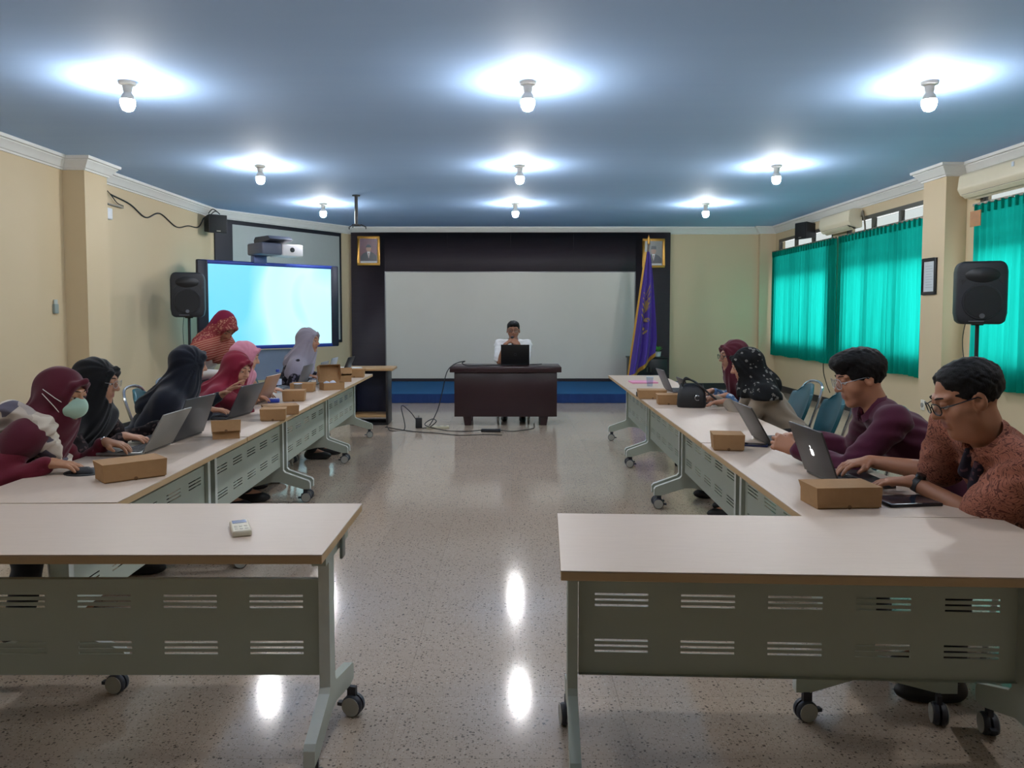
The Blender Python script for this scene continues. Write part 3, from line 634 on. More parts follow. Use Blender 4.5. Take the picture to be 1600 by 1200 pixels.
# ------------------------------------------------------------------ chairs
M_teal = plain('teal_chair_shell', '#12505a', .45, vary=.1, bump=.05); M_chrome = plain('chrome_tube', '#b9bcbf', .18, .9, vary=.03)
def make_chair():
    t = thing('chair', '', 'chair')
    rows = []
    for i in range(7):
        v = i / 6; rows.append([((j / 8 - .5) * .43 * (1 - .05 * v), -.20 + .42 * v, .445 + .012 * ((j / 8 - .5) * 2) ** 2 - (.02 * (v - .8) / .2 if v > .8 else 0)) for j in range(9)])
    MB().grid(rows).build('seat', M_teal, t, solid=.025, bevel=.008, smooth=60)
    rows = []
    for i in range(10):
        v = i / 9; w = .40 * (1 - .9 * max(0, v - .7) ** 2 * 4.5) * (.86 + .14 * math.sin(v * math.pi))
        rows.append([((j / 8 - .5) * w, -.19 - .11 * v + .05 * ((j / 8 - .5) * 2) ** 2, .56 + .32 * v - .03 * ((j / 8 - .5) * 2) ** 2 * (v > .8)) for j in range(9)])
    MB().grid(rows).build('backrest', M_teal, t, solid=.022, bevel=.007, smooth=60)
    MB().tube(spline([(-.19, -.17, .44), (-.205, -.20, .58), (-.2, -.265, .76), (-.17, -.30, .86), (-.08, -.32, .895), (.08, -.32, .895), (.17, -.30, .86), (.2, -.265, .76), (.205, -.20, .58), (.19, -.17, .44)], 5), .011, 8).build('back_frame', M_chrome, t)
    for sx in (-1, 1):
        for sy in (-1, 1): MB().tube([(sx * .19, sy * .16, .43), (sx * .215, sy * .215, .0)], .0115, 8).build('leg', M_chrome, t)
        rod(MB(), (sx * .19, -.16, .425), (sx * .19, .18, .425), .0115).build('seat_rail', M_chrome, t)
    for sy in (-1, 1): rod(MB(), (-.2, sy * .185, .2), (.2, sy * .185, .2), .008).build('stretcher', M_chrome, t)
    return t
CH = make_chair(); _first = [True]
def chair(x, y, face, label):
    """face: heading in degrees the sitter looks towards (0 = +x)"""
    c = CH if _first[0] else copy_tree(CH); _first[0] = False
    c.location = (x, y, 0); c.rotation_euler = (0, 0, R(face - 90)); tag(c, label, group='teal shell chairs')
# ------------------------------------------------------------------ laptops
def laptop(x, y, face, label, w=.33, d=.225, lid=.22, tilt=22, col='#55575c', z=ZT, key='#1b1c20', scr=.5, logo=None, name='laptop'):
    """x, y: hinge centre; face: heading from the hinge to the user; the lid leans back by tilt degrees"""
    t = thing(name, label, 'laptop', (x, y, z), R(face - 90)); m = plain('laptop_' + col, col, .38, .35, vary=.03)
    MB().box((-w/2, 0, .003), (w/2, d, .017)).build('base', m, t, bevel=.004)
    kb = MB().box((-w/2 + .018, .025, .017), (w/2 - .018, d * .56, .018)).build('keyboard', plain('keys_' + key, key, .5), t, smooth=0)
    k_ = MB()
    for r_ in range(5):
        for c in range(13): k_.cbox((-w/2 + .03 + (w - .06) * (c + .5) / 13, .034 + r_ * .02, .0188), ((w - .06) / 13 - .004, .015, .0016))
    k_.build('keys', plain('keycap_' + key, key, .55), kb, smooth=0)
    MB().box((-.05, d * .62, .0168), (.05, d * .93, .0176)).build('touchpad', plain('pad_' + col, col, .3, .3), t, smooth=0)
    a = R(tilt); L = MB().box((-w/2, -.004, 0), (w/2, .004, lid)).build('lid', m, t, bevel=.003, loc=(0, -.004, .016), rot=(a, 0, 0))
    MB().box((-w/2 + .008, .004, .012), (w/2 - .008, .0048, lid - .008)).build('screen', emis('laptop_screen_glow', (.75, .86, 1.0), scr), L, smooth=0)
    rod(MB(), (-w/2 + .03, 0, .014), (w/2 - .03, 0, .014), .006).build('hinge', M_black, t)
    if logo == 'apple':
        pts = []
        for k in range(40):
            q = 2 * math.pi * k / 40; r_ = .017 * (1 - .10 * abs(math.cos(q)) ** 6) - (.004 if abs(q - math.pi / 2) < .35 else 0) - (.0025 if abs(q - 3 * math.pi / 2) < .25 else 0)
            px, pz_ = r_ * math.cos(q) * .95, r_ * math.sin(q)
            dd = math.hypot(px + .0185, pz_ - .002)
            if dd < .0085: f_ = .0085 / dd; px, pz_ = -.0185 + (px + .0185) * f_, .002 + (pz_ - .002) * f_
            pts.append((px, pz_ + lid * .5))
        lg = MB().prism(pts, -.0052, -.0038, 1); lg.prism([(.0, lid * .5 + .018), (-.006, lid * .5 + .022), (-.008, lid * .5 + .029), (-.001, lid * .5 + .026)], -.0052, -.0038, 1)
        lg.build('logo', emis('glowing_logo', (1, 1, 1), 2.2), L, smooth=0)
    if logo == 'ring':
        MB().tube([(.016 * math.cos(2 * math.pi * k / 20), -.0045, lid * .5 + .016 * math.sin(2 * math.pi * k / 20)) for k in range(20)], .0016, 5, closed=True).build('logo', plain('logo_grey', '#3a3c42', .3, .5), L)
    return t
# left row: users sit towards -x, so the lids' backs face the aisle
laptop(-1.80, 3.88, 180, 'silver laptop open in front of the masked woman', col='#8d8c88', tilt=30, lid=.215)
laptop(-1.80, 4.25, 176, 'dark grey laptop just behind the silver one', col='#4c4e52', tilt=20, w=.35, lid=.235)
laptop(-1.83, 5.15, 172, 'dark slim laptop in front of the woman in navy', col='#484b52', tilt=26, lid=.23)
laptop(-1.94, 5.98, 178, 'rose tan laptop in front of the crimson-scarfed woman', col='#a67e66', tilt=24, w=.32, lid=.22)
laptop(-1.95, 7.10, 180, 'grey laptop beside the water bottle', col='#6a6a70', tilt=20)
laptop(-1.88, 7.50, 180, 'light grey tilted laptop in front of the grey-scarfed woman', col='#8f9198', tilt=16, w=.3)
laptop(-1.92, 8.13, 180, 'pale laptop behind the opened snack boxes', col='#9a9ea8', tilt=14, w=.28)
laptop(-1.84, 8.46, 178, 'dark laptop at the far end of the left row beside the white projector', col='#2c2e35', tilt=22, w=.3)
# right row
laptop(1.30, 3.17, 2, 'dark laptop with a glowing white mark in front of the man in batik', col='#3f3d3e', tilt=20, w=.325, lid=.225, logo='apple')
laptop(1.355, 4.10, 0, 'dark laptop gripped by the man in burgundy', col='#45423f', tilt=30, w=.33, lid=.225)
laptop(1.42, 6.86, 2, 'grey laptop beside the pink folder', col='#57545a', tilt=24, w=.31, lid=.2)
laptop(1.40, 5.98, 0, 'thin dark laptop rising behind the black handbag', col='#232428', tilt=22, w=.3, lid=.19)
laptop(.058, 10.0, 90, 'black laptop on the dark mahogany desk', col='#0e0f12', tilt=8, w=.37, lid=.26, z=.755, logo='ring')

# ------------------------------------------------------------------ kraft snack boxes
M_kraft = (lambda t: (t.base(t.mix(t.noise(t.obj(), 35, 5, .7), '#987450', '#a9845d'), .75, 0, .2), t.bump(t.noise(t.scale(t.obj(), (1, 90, 1)), 3, 2), .05, .002), t.m)[-1])(NT('kraft_cardboard'))
M_kdark = plain('kraft_shadow_slot', '#6b4c2e', .8)
def snack_box(x, y, rz, label, w=.20, d=.145, h=.072, open_=0.0, z=ZT):
    t = thing('snack_box', label, 'box', (x, y, z), R(rz), group='brown cardboard snack boxes')
    i = .004
    b = MB(); b.add([(-w/2+i,-d/2+i,0),(w/2-i,-d/2+i,0),(w/2-i,d/2-i,0),(-w/2+i,d/2-i,0),(-w/2+.003,-d/2+.003,h*.96),(w/2-.003,-d/2+.003,h*.96),(w/2-.003,d/2-.003,h*.96),(-w/2+.003,d/2-.003,h*.96)],
          [(0,3,2,1),(0,1,5,4),(1,2,6,5),(2,3,7,6),(3,0,4,7)]); b.build('tray', M_kraft, t, solid=.002, smooth=0)
    l = MB(); e = .0015; hh = h * .93
    l.add([(-w/2-e,-d-e,0),(w/2+e,-d-e,0),(w/2+e,e,0),(-w/2-e,e,0),(-w/2-e+.004,-d-e,-hh),(w/2+e-.004,-d-e,-hh),(w/2+e,e,-.004),(-w/2-e,e,-.004),(-w/2-e+.003,-d*.35,-hh),(w/2+e-.003,-d*.35,-hh)],
          [(0,1,2,3),(0,4,5,1),(1,5,9,2),(0,3,8,4)])
    ld = l.build('lid', M_kraft, t, solid=-.002, smooth=0, loc=(0, d/2, h), rot=(-open_, 0, 0))
    MB().lathe([(0, -d - .004), (.008, -d - .004), (.008, -d - .0025), (0, -d - .0025)], 12, (0, 0, -hh * .97), 1).build('tuck_slot', M_kdark, ld, smooth=0)
    return t
snack_box(-1.62, 3.24, 42, 'kraft box lying in front of the silver laptop, nearest on the left', w=.245, d=.15, h=.075)
snack_box(-1.60, 4.29, 20, 'brown box with its lid popped up behind the nearest left box', w=.15, d=.13, h=.065, open_=.30)
snack_box(-1.555, 5.01, 12, 'shut brown box at the aisle edge below the rose tan laptop', w=.155, d=.13, h=.075)
snack_box(-1.60, 5.30, 24, 'longer brown box tucked behind the shut one at the aisle edge', w=.23, d=.15, h=.062)
snack_box(-1.73, 6.12, 8, 'single brown box beside the small blue packet', w=.165, d=.14, h=.085)
snack_box(-1.86, 6.86, 5, 'brown box at the foot of the opened snack box', w=.2, d=.15, h=.075)
snack_box(-1.64, 7.02, 32, 'opened brown box with white contents on the left row', w=.2, d=.14, h=.07, open_=1.9)
snack_box(-1.74, 7.85, 20, 'brown box with a raised flap beyond the opened one', w=.2, d=.15, h=.07, open_=.5)
snack_box(-1.71, 8.40, 6, 'last brown box of the left row, under the dark far laptop', w=.21, d=.15, h=.09)
snack_box(1.20, 2.775, 4, 'kraft box nearest on the right, beside the black tablet', w=.235, d=.145, h=.075)
snack_box(1.115, 3.93, -8, 'lone brown box in the middle of the right row', w=.15, d=.14, h=.08)
snack_box(1.21, 5.90, -4, 'small brown box touching the black handbag', w=.16, d=.14, h=.075)
snack_box(1.16, 6.30, -3, 'long brown box next to a small black plug on the right row', w=.22, d=.15, h=.07)

# ------------------------------------------------------------------ small things on the tables
M_rub = plain('black_rubber', '#16171c', .6)
tag(MB().lathe([(.0, 0), (.09, 0), (.092, .002), (.09, .004), (0, .004)], 24).build('mouse_pad', M_rub, loc=(-1.86, 3.34, ZT)), 'black mouse pad under the masked woman\'s hand', 'mouse pad')
ms = thing('mouse', 'black computer mouse under the masked woman\'s hand', 'mouse', (-1.86, 3.31, ZT + .004), R(80))
rows = [[(.029 * math.sin(a) * w, y, .028 * h * max(0, math.cos(a))) for a in [(-1.57 + 3.14 * j / 8) for j in range(9)]] for y, w, h in ((-.052, .05, .05), (-.046, .7, .55), (-.02, 1, 1), (.02, .95, .9), (.042, .75, .6), (.052, .05, .05))]
MB().grid(rows).build('shell', M_rub, ms, smooth=80)
MB().lathe([(0, -.003), (.008, -.003), (.008, .003), (0, .003)], 10, (0, .028, .022), 0).build('wheel', M_tyre, ms)
rc = thing('remote_control', 'cream air conditioner remote lying on the front left table', 'remote', (-.865, 2.425, ZT), R(24))
MB().box((-.029, -.07, 0), (.029, .07, .02)).build('shell', plain('remote_cream', '#cfc8b4', .4), rc, bevel=.006, seg=3)
MB().box((-.022, .025, .0195), (.022, .06, .0208)).build('display', plain('remote_lcd', '#56648c', .2), rc, smooth=0)
for k in range(6): MB().box((-.02 + .015 * (k % 3), -.05 + .03 * (k // 3), .0195), (-.010 + .015 * (k % 3), -.038 + .03 * (k // 3), .0215)).build('button', plain('remote_button', '#bfb9a8', .5), rc, bevel=.001, seg=1)
tb = thing('tablet', 'black tablet lying beside the nearest right box', 'tablet', (1.455, 2.80, ZT), R(6))
MB().box((-.10, -.07, 0), (.10, .07, .012)).build('shell', plain('tablet_black', '#1a1c24', .3), tb, bevel=.003)
MB().box((-.09, -.06, .012), (.09, .06, .0125)).build('screen', plain('tablet_glass', '#23252f', .1), tb, smooth=0)
ph = thing('phone', 'dark blue phone lying by the laptop of the man in burgundy', 'phone', (1.275, 4.02, ZT), R(70))
MB().box((-.037, -.077, 0), (.037, .077, .009)).build('body', plain('phone_navy', '#232a55', .3), ph, bevel=.003)
MB().box((-.033, -.072, .009), (.033, .072, .0094)).build('screen', plain('tablet_glass', '#23252f', .1), ph, smooth=0)
# handbag
hb = thing('handbag', 'black leather handbag with a round silver clasp on the right row', 'bag', (1.345, 5.69, ZT), R(-10))
M_lea = plain('black_leather', '#17181b', .42, vary=.2, sc=60, bump=.15)
rows = []
for z_, w, d in ((0, .20, .10), (.02, .215, .115), (.09, .205, .10), (.14, .185, .07), (.165, .17, .035), (.17, .165, .01)):
    rows.append([(w / 2 * math.copysign(abs(math.cos(a)) ** .5, math.cos(a)), d / 2 * math.copysign(abs(math.sin(a)) ** .7, math.sin(a)), z_ + .008 * math.sin(3 * a)* (z_ > .1)) for a in [2 * math.pi * k / 24 for k in range(24)]])
b = MB().grid(rows, loop=True); b.add(rows[0], [tuple(range(24))[::-1]]); b.add(rows[-1], [tuple(range(24))]); b.build('body', M_lea, hb, smooth=60)
MB().tube([(.018 * math.cos(2 * math.pi * k / 20) + .04, -.056, .075 + .018 * math.sin(2 * math.pi * k / 20)) for k in range(3, 18)], .003, 6).build('clasp', M_chrome, hb)
for y in (-.03, .03): MB().tube(spline([(-.07, y, .155), (-.05, y, .22 if y < 0 else .20), (.0, y * .5, .20), (.05, y, .17), (.13, y * .6, .10), (.18, y, .06)], 6), .007, 6).build('handle', M_lea, hb)
# pink folder, plug, glass, bottle, packets, projector
MB().box((-.13, -.11, 0), (.13, .11, .015)).build('folder', plain('pink_card', '#d88fb0', .6), loc=(1.335, 7.72, ZT), rot=(0, 0, R(2)), bevel=.002); tag(bpy.data.objects['folder'], 'pink folder lying on the far end of the right row', 'folder')
pk = thing('charger_plug', 'small black charger plug at the edge of the right row', 'plug', (1.075, 6.42, ZT))
MB().box((-.02, -.03, 0), (.02, .03, .04)).build('body', M_rub, pk, bevel=.006); MB().tube(spline([(0, .03, .02), (.02, .1, .01), (.1, .16, .006), (.2, .12, .006)], 6), .004, 6).build('cord', M_rub, pk)
cupm = glass_mat('clear_plastic', (.86, .90, .95))
def cup(x, y, label):
    t = thing('water_cup', label, 'cup', (x, y, ZT)); MB().lathe([(.026, 0), (.028, .002), (.034, .085), (.036, .09), (.033, .09), (.03, .06), (.025, .004)], 16).build('cup', cupm, t); MB().lathe([(0, .088), (.036, .088), (.036, .092), (0, .092)], 16).build('lid', plain('foil_lid', '#cfd8ea', .3, .3), t)
cup(1.33, 7.32, 'clear water cup beside the pink folder'); cup(-1.84, 6.62, 'clear water cup with a pale lid near the blue packet'); cup(-1.93, 7.30, 'clear water cup between the two grey laptops')
bt = thing('water_bottle', 'clear water bottle with a blue cap on the left row', 'bottle', (-2.05, 6.74, ZT))
MB().lathe([(.0, 0), (.03, 0), (.032, .01), (.032, .05), (.029, .06), (.032, .07), (.032, .13), (.02, .165), (.013, .175), (.013, .185)], 18).build('bottle', cupm, bt)
MB().lathe([(0, .183), (.016, .183), (.016, .205), (0, .207)], 14).build('cap', plain('blue_cap', '#2a49a5', .4), bt); MB().lathe([(.0325, .07), (.033, .07), (.033, .12), (.0325, .12)], 18).build('label_band', plain('bottle_label', '#aebcd8', .5), bt)
tp_ = thing('packet', 'small blue packet beside the single brown box', 'packet', (-1.86, 6.0, ZT), R(15)); MB().box((-.045, -.035, 0), (.045, .035, .03)).build('wrapper', plain('blue_packet', '#2f48b8', .35), tp_, bevel=.008); MB().box((-.03, -.02, .029), (.03, .02, .0315)).build('opening', plain('packet_white', '#c8d2ee', .5), tp_, smooth=0)
for x, y, l in ((-1.64, 7.06, 'white wrapped snack inside the opened brown box'), (-1.68, 6.98, 'white tissue bundle inside the opened brown box')):
    rnd = random.Random(int(y * 100)); rows = [[((.045 + rnd.uniform(-.006, .006)) * math.cos(a) * s, (.03 + rnd.uniform(-.005, .005)) * math.sin(a) * s, z_) for a in [2 * math.pi * k / 10 for k in range(10)]] for z_, s in ((0, .8), (.02, 1), (.045, .9), (.07, .5), (.078, .06))]
    tag(MB().grid(rows, loop=True).build('wrapped_snack', plain('white_wrap', '#c9d2e4', .4), loc=(x, y, ZT + .004)), l, 'snack')
wp = thing('projector', 'small white projector at the end of the left row', 'projector', (-1.86, 8.74, ZT), R(0))
MB().box((-.16, -.10, .008), (.16, .075, .085)).build('body', plain('projector_white', '#d9dcdd', .4), wp, bevel=.02, seg=3)
MB().lathe([(0, -.108), (.028, -.108), (.032, -.098), (0, -.098)], 16, (-.08, 0, .048), 1).build('lens', M_black, wp)
for k in range(4): MB().box((.02 + .028 * k, -.1015, .03), (.036 + .028 * k, -.099, .065)).build('vent', plain('vent_dark', '#3a3c40', .6), wp, smooth=0)
for x in (-.12, .12): MB().lathe([(0, 0), (.012, 0), (.012, .01), (0, .01)], 10, (x, 0, 0)).build('foot', M_black, wp)

# ------------------------------------------------------------------ cables on the floor
def cable(name, pts, r, label, n=8): return tag(MB().tube(spline(pts, n), r, 6).build(name, M_rub), label, 'cable')
cable('microphone_cable', [(.02, 9.98, .76), (-.3, 9.95, .762), (-.55, 9.85, .765), (-.62, 9.78, .80), (-.58, 9.70, .83), (-.70, 9.64, .80), (-.80, 9.62, .70), (-.86, 9.62, .45), (-.92, 9.60, .22), (-1.02, 9.55, .03), (-1.10, 9.5, .006)], .006, 'black cable looping down from the left corner of the mahogany desk')
cable('laptop_cable', [(.25, 10.02, .765), (.33, 10.0, .768), (.40, 9.98, .775), (.38, 10.05, .768), (.28, 10.1, .762)], .006, 'short black cable beside the black laptop on the desk')
cable('floor_cable', [(-1.56, 9.6, .03), (-1.52, 9.45, .02), (-1.46, 9.3, .006), (-1.3, 9.36, .02), (-1.36, 9.5, .28), (-1.26, 9.58, .20), (-1.18, 9.55, .10)], .006, 'thin black cord arching up to the floor adapter')
cable('floor_cable', [(-1.58, 9.6, .006), (-1.2, 9.25, .006), (-.9, 9.12, .006), (-.6, 8.95, .006), (-.3, 9.0, .006), (-.1, 8.96, .006)], .005, 'long thin cord lying on the floor in front of the desk')
cable('floor_cable', [(-1.02, 9.5, .006), (-.92, 9.42, .10), (-.98, 9.5, .12), (-1.06, 9.46, .05), (-.8, 9.32, .006), (-.55, 9.25, .006), (-.36, 9.24, .02)], .006, 'black cord running from the floor adapter to the black power brick')
cable('floor_cable', [(-.12, 9.24, .02), (.0, 9.25, .006), (.10, 9.3, .006), (.28, 9.5, .006), (.3, 9.9, .006)], .005, 'thin cord from the black power brick to under the desk')
ad = thing('power_adapter', 'black adapter block standing on the floor between lectern and desk', 'adapter', (-1.15, 9.55, 0), R(10)); MB().box((-.04, -.03, 0), (.04, .03, .13)).build('body', M_rub, ad, bevel=.006); rod(MB(), (0, 0, .13), (0, 0, .16), .006).build('pin', M_chrome, ad)
es = thing('extension_strip', 'white extension strip on the floor between lectern and desk', 'power strip', (-1.03, 9.52, 0), R(5)); MB().box((-.02, -.04, 0), (.26, .04, .03)).build('body', plain('strip_white', '#c3bda6', .5), es, bevel=.006)
for k in range(3): MB().lathe([(0, .03), (.022, .03), (.022, .032), (0, .032)], 12, (.05 + .08 * k, 0, 0)).build('outlet', plain('socket_grey', '#8f8d86', .5), es)
pb = thing('power_brick', 'black laptop power brick on the floor in front of the desk', 'adapter', (-.24, 9.24, 0), R(-4)); MB().box((-.12, -.035, 0), (.12, .035, .035)).build('body', M_rub, pb, bevel=.01, seg=2); MB().box((-.05, -.02, .0345), (.05, .02, .0356)).build('label_plate', plain('brick_label', '#3a3b40', .5), pb, smooth=0)

# ------------------------------------------------------------------ people: signed-distance modelling meshed by surface nets
F32 = np.float32
def V(*a): return np.array(a if len(a) > 1 else a[0], dtype=float)
def unit(v): v = np.asarray(v, float); return v / max(1e-9, np.linalg.norm(v))
class SDF:
    def __init__(s): s.ops = []; s.disp = None
    def cone(s, a, b, r1, r2=None, k=.02, op='u'):
        r2 = r1 if r2 is None else r2; a, b = V(a), V(b); m = max(r1, r2); s.ops.append((op, 'c', (a, b, r1, r2), k, np.minimum(a, b) - m, np.maximum(a, b) + m)); return s
    def chain(s, pts, rs, k=.01, op='u'):
        for i in range(len(pts) - 1): s.cone(pts[i], pts[i + 1], rs[i], rs[i + 1], k, op)
        return s
    def ell(s, c, r, M=None, k=.02, op='u'):
        M = np.eye(3) if M is None else M; c, r = V(c), V(r); e = np.sqrt(((M * r) ** 2).sum(1)); s.ops.append((op, 'e', (c, r, M), k, c - e, c + e)); return s
    def ball(s, c, r, k=.02, op='u'): return s.ell(c, (r, r, r), None, k, op)
    def plane(s, p, n, k=.0):
        """cut away everything on the side n points to"""
        s.ops.append(('p', 'p', (V(p), unit(n)), k, None, None)); return s
    @staticmethod
    def prim(t, q, P):
        if t == 'c':
            a, b, r1, r2 = q; ab = (b - a).astype(F32); L = float(ab @ ab) + 1e-12; pa = P - a.astype(F32); h = np.clip((pa @ ab) / F32(L), 0, 1)
            d = pa - h[:, None] * ab; return np.sqrt(np.einsum('ij,ij->i', d, d)) - (F32(r1) + F32(r2 - r1) * h)
        if t == 'e':
            c, r, M = q; p = (P - c.astype(F32)) @ M.astype(F32); k0 = p / r.astype(F32); k1 = k0 / r.astype(F32)
            k0 = np.sqrt(np.einsum('ij,ij->i', k0, k0)); k1 = np.sqrt(np.einsum('ij,ij->i', k1, k1)) + F32(1e-6); return k0 * (k0 - 1) / k1
        p, n = q; return (P - p.astype(F32)) @ n.astype(F32)
    def ev(s, P, marg=None):
        D = np.full(len(P), 1.0, F32)
        for op, t, q, k, lo, hi in s.ops:
            if op == 'p': D = np.maximum(D, s.prim(t, q, P)); continue
            if marg is not None:
                g = marg + k; idx = np.nonzero(((P > (lo - g).astype(F32)) & (P < (hi + g).astype(F32))).all(1))[0]
                if len(idx) == 0: continue
                Q, A = P[idx], D[idx]
            else: idx = slice(None); Q, A = P, D
            B = s.prim(t, q, Q)
            if op == 'u':
                h = np.maximum(k - np.abs(A - B), 0) / max(k, 1e-6); D[idx] = np.minimum(A, B) - h * h * k * .25
            else:
                B = -B; h = np.maximum(k - np.abs(A - B), 0) / max(k, 1e-6); D[idx] = np.maximum(A, B) + h * h * k * .25
        if s.disp is not None: D = D + s.disp(P).astype(F32)
        return D
    def mesh(s, h, org):
        lo = np.min([o[4] for o in s.ops if o[0] == 'u'], 0) - 6 * h - .012; hi = np.max([o[5] for o in s.ops if o[0] == 'u'], 0) + 6 * h + .012
        nc = np.ceil((hi - lo) / (4 * h)).astype(int); cc = [lo[i] + (np.arange(nc[i]) + .5) * 4 * h for i in range(3)]
        G = np.stack(np.meshgrid(*cc, indexing='ij'), -1).reshape(-1, 3).astype(F32); Dc = s.ev(G).reshape(nc)
        near = np.abs(Dc) < 4 * h * .87 * 1.5 + .014
        n = nc * 4; up = lambda A: A.repeat(4, 0).repeat(4, 1).repeat(4, 2)
        D = up(np.where(Dc < 0, F32(-.05), F32(.05))); ii = np.argwhere(up(near))
        P = (lo + (ii + .5) * h).astype(F32); D[ii[:, 0], ii[:, 1], ii[:, 2]] = s.ev(P, 8 * h)
        S = D < 0; c8 = [(i, j, k) for i in (0, 1) for j in (0, 1) for k in (0, 1)]
        cnt = sum(S[i:n[0] - 1 + i, j:n[1] - 1 + j, k:n[2] - 1 + k].astype(np.int8) for i, j, k in c8)
        act = np.argwhere((cnt > 0) & (cnt < 8)); vid = np.full(n - 1, -1, np.int64); vid[act[:, 0], act[:, 1], act[:, 2]] = np.arange(len(act))
        vals = np.stack([D[act[:, 0] + i, act[:, 1] + j, act[:, 2] + k] for i, j, k in c8], 1).astype(float); cs = np.array(c8, float)
        acc = np.zeros((len(act), 3)); num = np.zeros(len(act))
        for a in range(8):
            for b in range(a + 1, 8):
                if np.abs(cs[a] - cs[b]).sum() != 1: continue
                x = (vals[:, a] < 0) != (vals[:, b] < 0); t = np.where(x, vals[:, a] / np.where(x, vals[:, a] - vals[:, b], 1), 0)
                acc += np.where(x[:, None], cs[a] + t[:, None] * (cs[b] - cs[a]), 0); num += x
        Pv = lo + (act + .5 + acc / num[:, None]) * h; Q = []
        for ax in range(3):
            o1, o2 = (ax + 1) % 3, (ax + 2) % 3; sl0 = [slice(None)] * 3; sl1 = [slice(None)] * 3; sl0[ax] = slice(0, n[ax] - 1); sl1[ax] = slice(1, n[ax])
            A, B = S[tuple(sl0)], S[tuple(sl1)]; e = np.argwhere(A != B); e = e[(e[:, o1] > 0) & (e[:, o2] > 0) & (e[:, o1] < n[o1] - 1) & (e[:, o2] < n[o2] - 1)]
            d1 = np.zeros(3, int); d1[o1] = 1; d2 = np.zeros(3, int); d2[o2] = 1
            g = lambda w: vid[w[:, 0], w[:, 1], w[:, 2]]
            q = np.stack([g(e - d1 - d2), g(e - d2), g(e), g(e - d1)], 1); fl_ = ~A[e[:, 0], e[:, 1], e[:, 2]]; q[fl_] = q[fl_][:, ::-1]; Q.append(q)
        Q = np.concatenate(Q); Q = Q[(Q >= 0).all(1)]
        me = bpy.data.meshes.new('sdf'); me.vertices.add(len(Pv)); me.vertices.foreach_set('co', (Pv - V(org)).astype(F32).ravel())
        me.loops.add(len(Q) * 4); me.loops.foreach_set('vertex_index', Q.astype(np.int32).ravel()); me.polygons.add(len(Q))
        me.polygons.foreach_set('loop_start', np.arange(0, len(Q) * 4, 4, dtype=np.int32)); me.polygons.foreach_set('use_smooth', np.ones(len(Q), bool))
        me.update(calc_edges=True); return me, Pv
def part(name, sdf, h, org, mat, parent, colfn=None):
    me, Pv = sdf.mesh(h, org); me.name = name; me.materials.append(mat)
    if colfn is not None:
        at = me.color_attributes.new('tint', 'FLOAT_COLOR', 'POINT'); c = np.ones((len(Pv), 4), F32); c[:, :3] = colfn(Pv); at.data.foreach_set('color', c.ravel())
    return link(name, me, parent)
def folds(amp, fr=1.0, seed=0.0):
    def f(P):
        x, y, z_ = P[:, 0] * fr, P[:, 1] * fr, P[:, 2] * fr
        return amp * (np.sin(26 * x + 9 * np.sin(11 * z_ + seed) + seed) * np.sin(19 * z_ + 5 * np.sin(13 * y) + 1.3 * seed) + .6 * np.sin(41 * y + 6 * np.sin(17 * z_ - seed) + 12 * x))
    return f
def skin_mat():
    t = NT('skin'); a = t.n('ShaderNodeVertexColor', layer_name='tint'); n = t.noise(t.obj(), 90, 4)
    t.base(t.mix(t.math('MULTIPLY', n, .25), a.outputs[0], (.33, .16, .10), 'MIX'), .5, 0, .4); t.b.inputs['Subsurface Weight'].default_value = .0; return t.m
M_skin = skin_mat(); M_hair = (lambda t: (t.base(t.mix(t.noise(t.scale(t.obj(), (60, 60, 200)), 2, 3), '#070607', '#100e0f'), .62, 0, .2), t.bump(t.noise(t.scale(t.obj(), (90, 90, 30)), 3, 3), .5, .004), t.m)[-1])(NT('black_hair'))
M_eye = plain('eye_white', '#cfc8c2', .2); M_iris = plain('iris_dark', '#1a100c', .2)

def frame(f, u=(0, 0, 1)):
    """columns right, forward, up"""
    f = unit(f); r = unit(np.cross(f, u)); return np.stack([r, f, np.cross(r, f)], 1)
def head_frame(yaw, pitch, roll=0):
    """heading in degrees (0 = +x), pitch down positive"""
    a, p_ = R(yaw), R(pitch); f = V(math.cos(a) * math.cos(p_), math.sin(a) * math.cos(p_), -math.sin(p_)); M = frame(f)
    if roll: c, s_ = math.cos(R(roll)), math.sin(R(roll)); M = np.stack([M[:, 0] * c + M[:, 2] * s_, M[:, 1], M[:, 2] * c - M[:, 0] * s_], 1)
    return M
def ik(S, W, l1, l2, pole):
    d = W - S; L = np.linalg.norm(d)
    if L > (l1 + l2) * .995: d = d / L * (l1 + l2) * .995; W = S + d; L = np.linalg.norm(d)
    a = (l1 * l1 - l2 * l2 + L * L) / (2 * L); hh = math.sqrt(max(0, l1 * l1 - a * a)); u = d / L; pl = V(pole) - u * (V(pole) @ u); return S + u * a + unit(pl) * hh, W
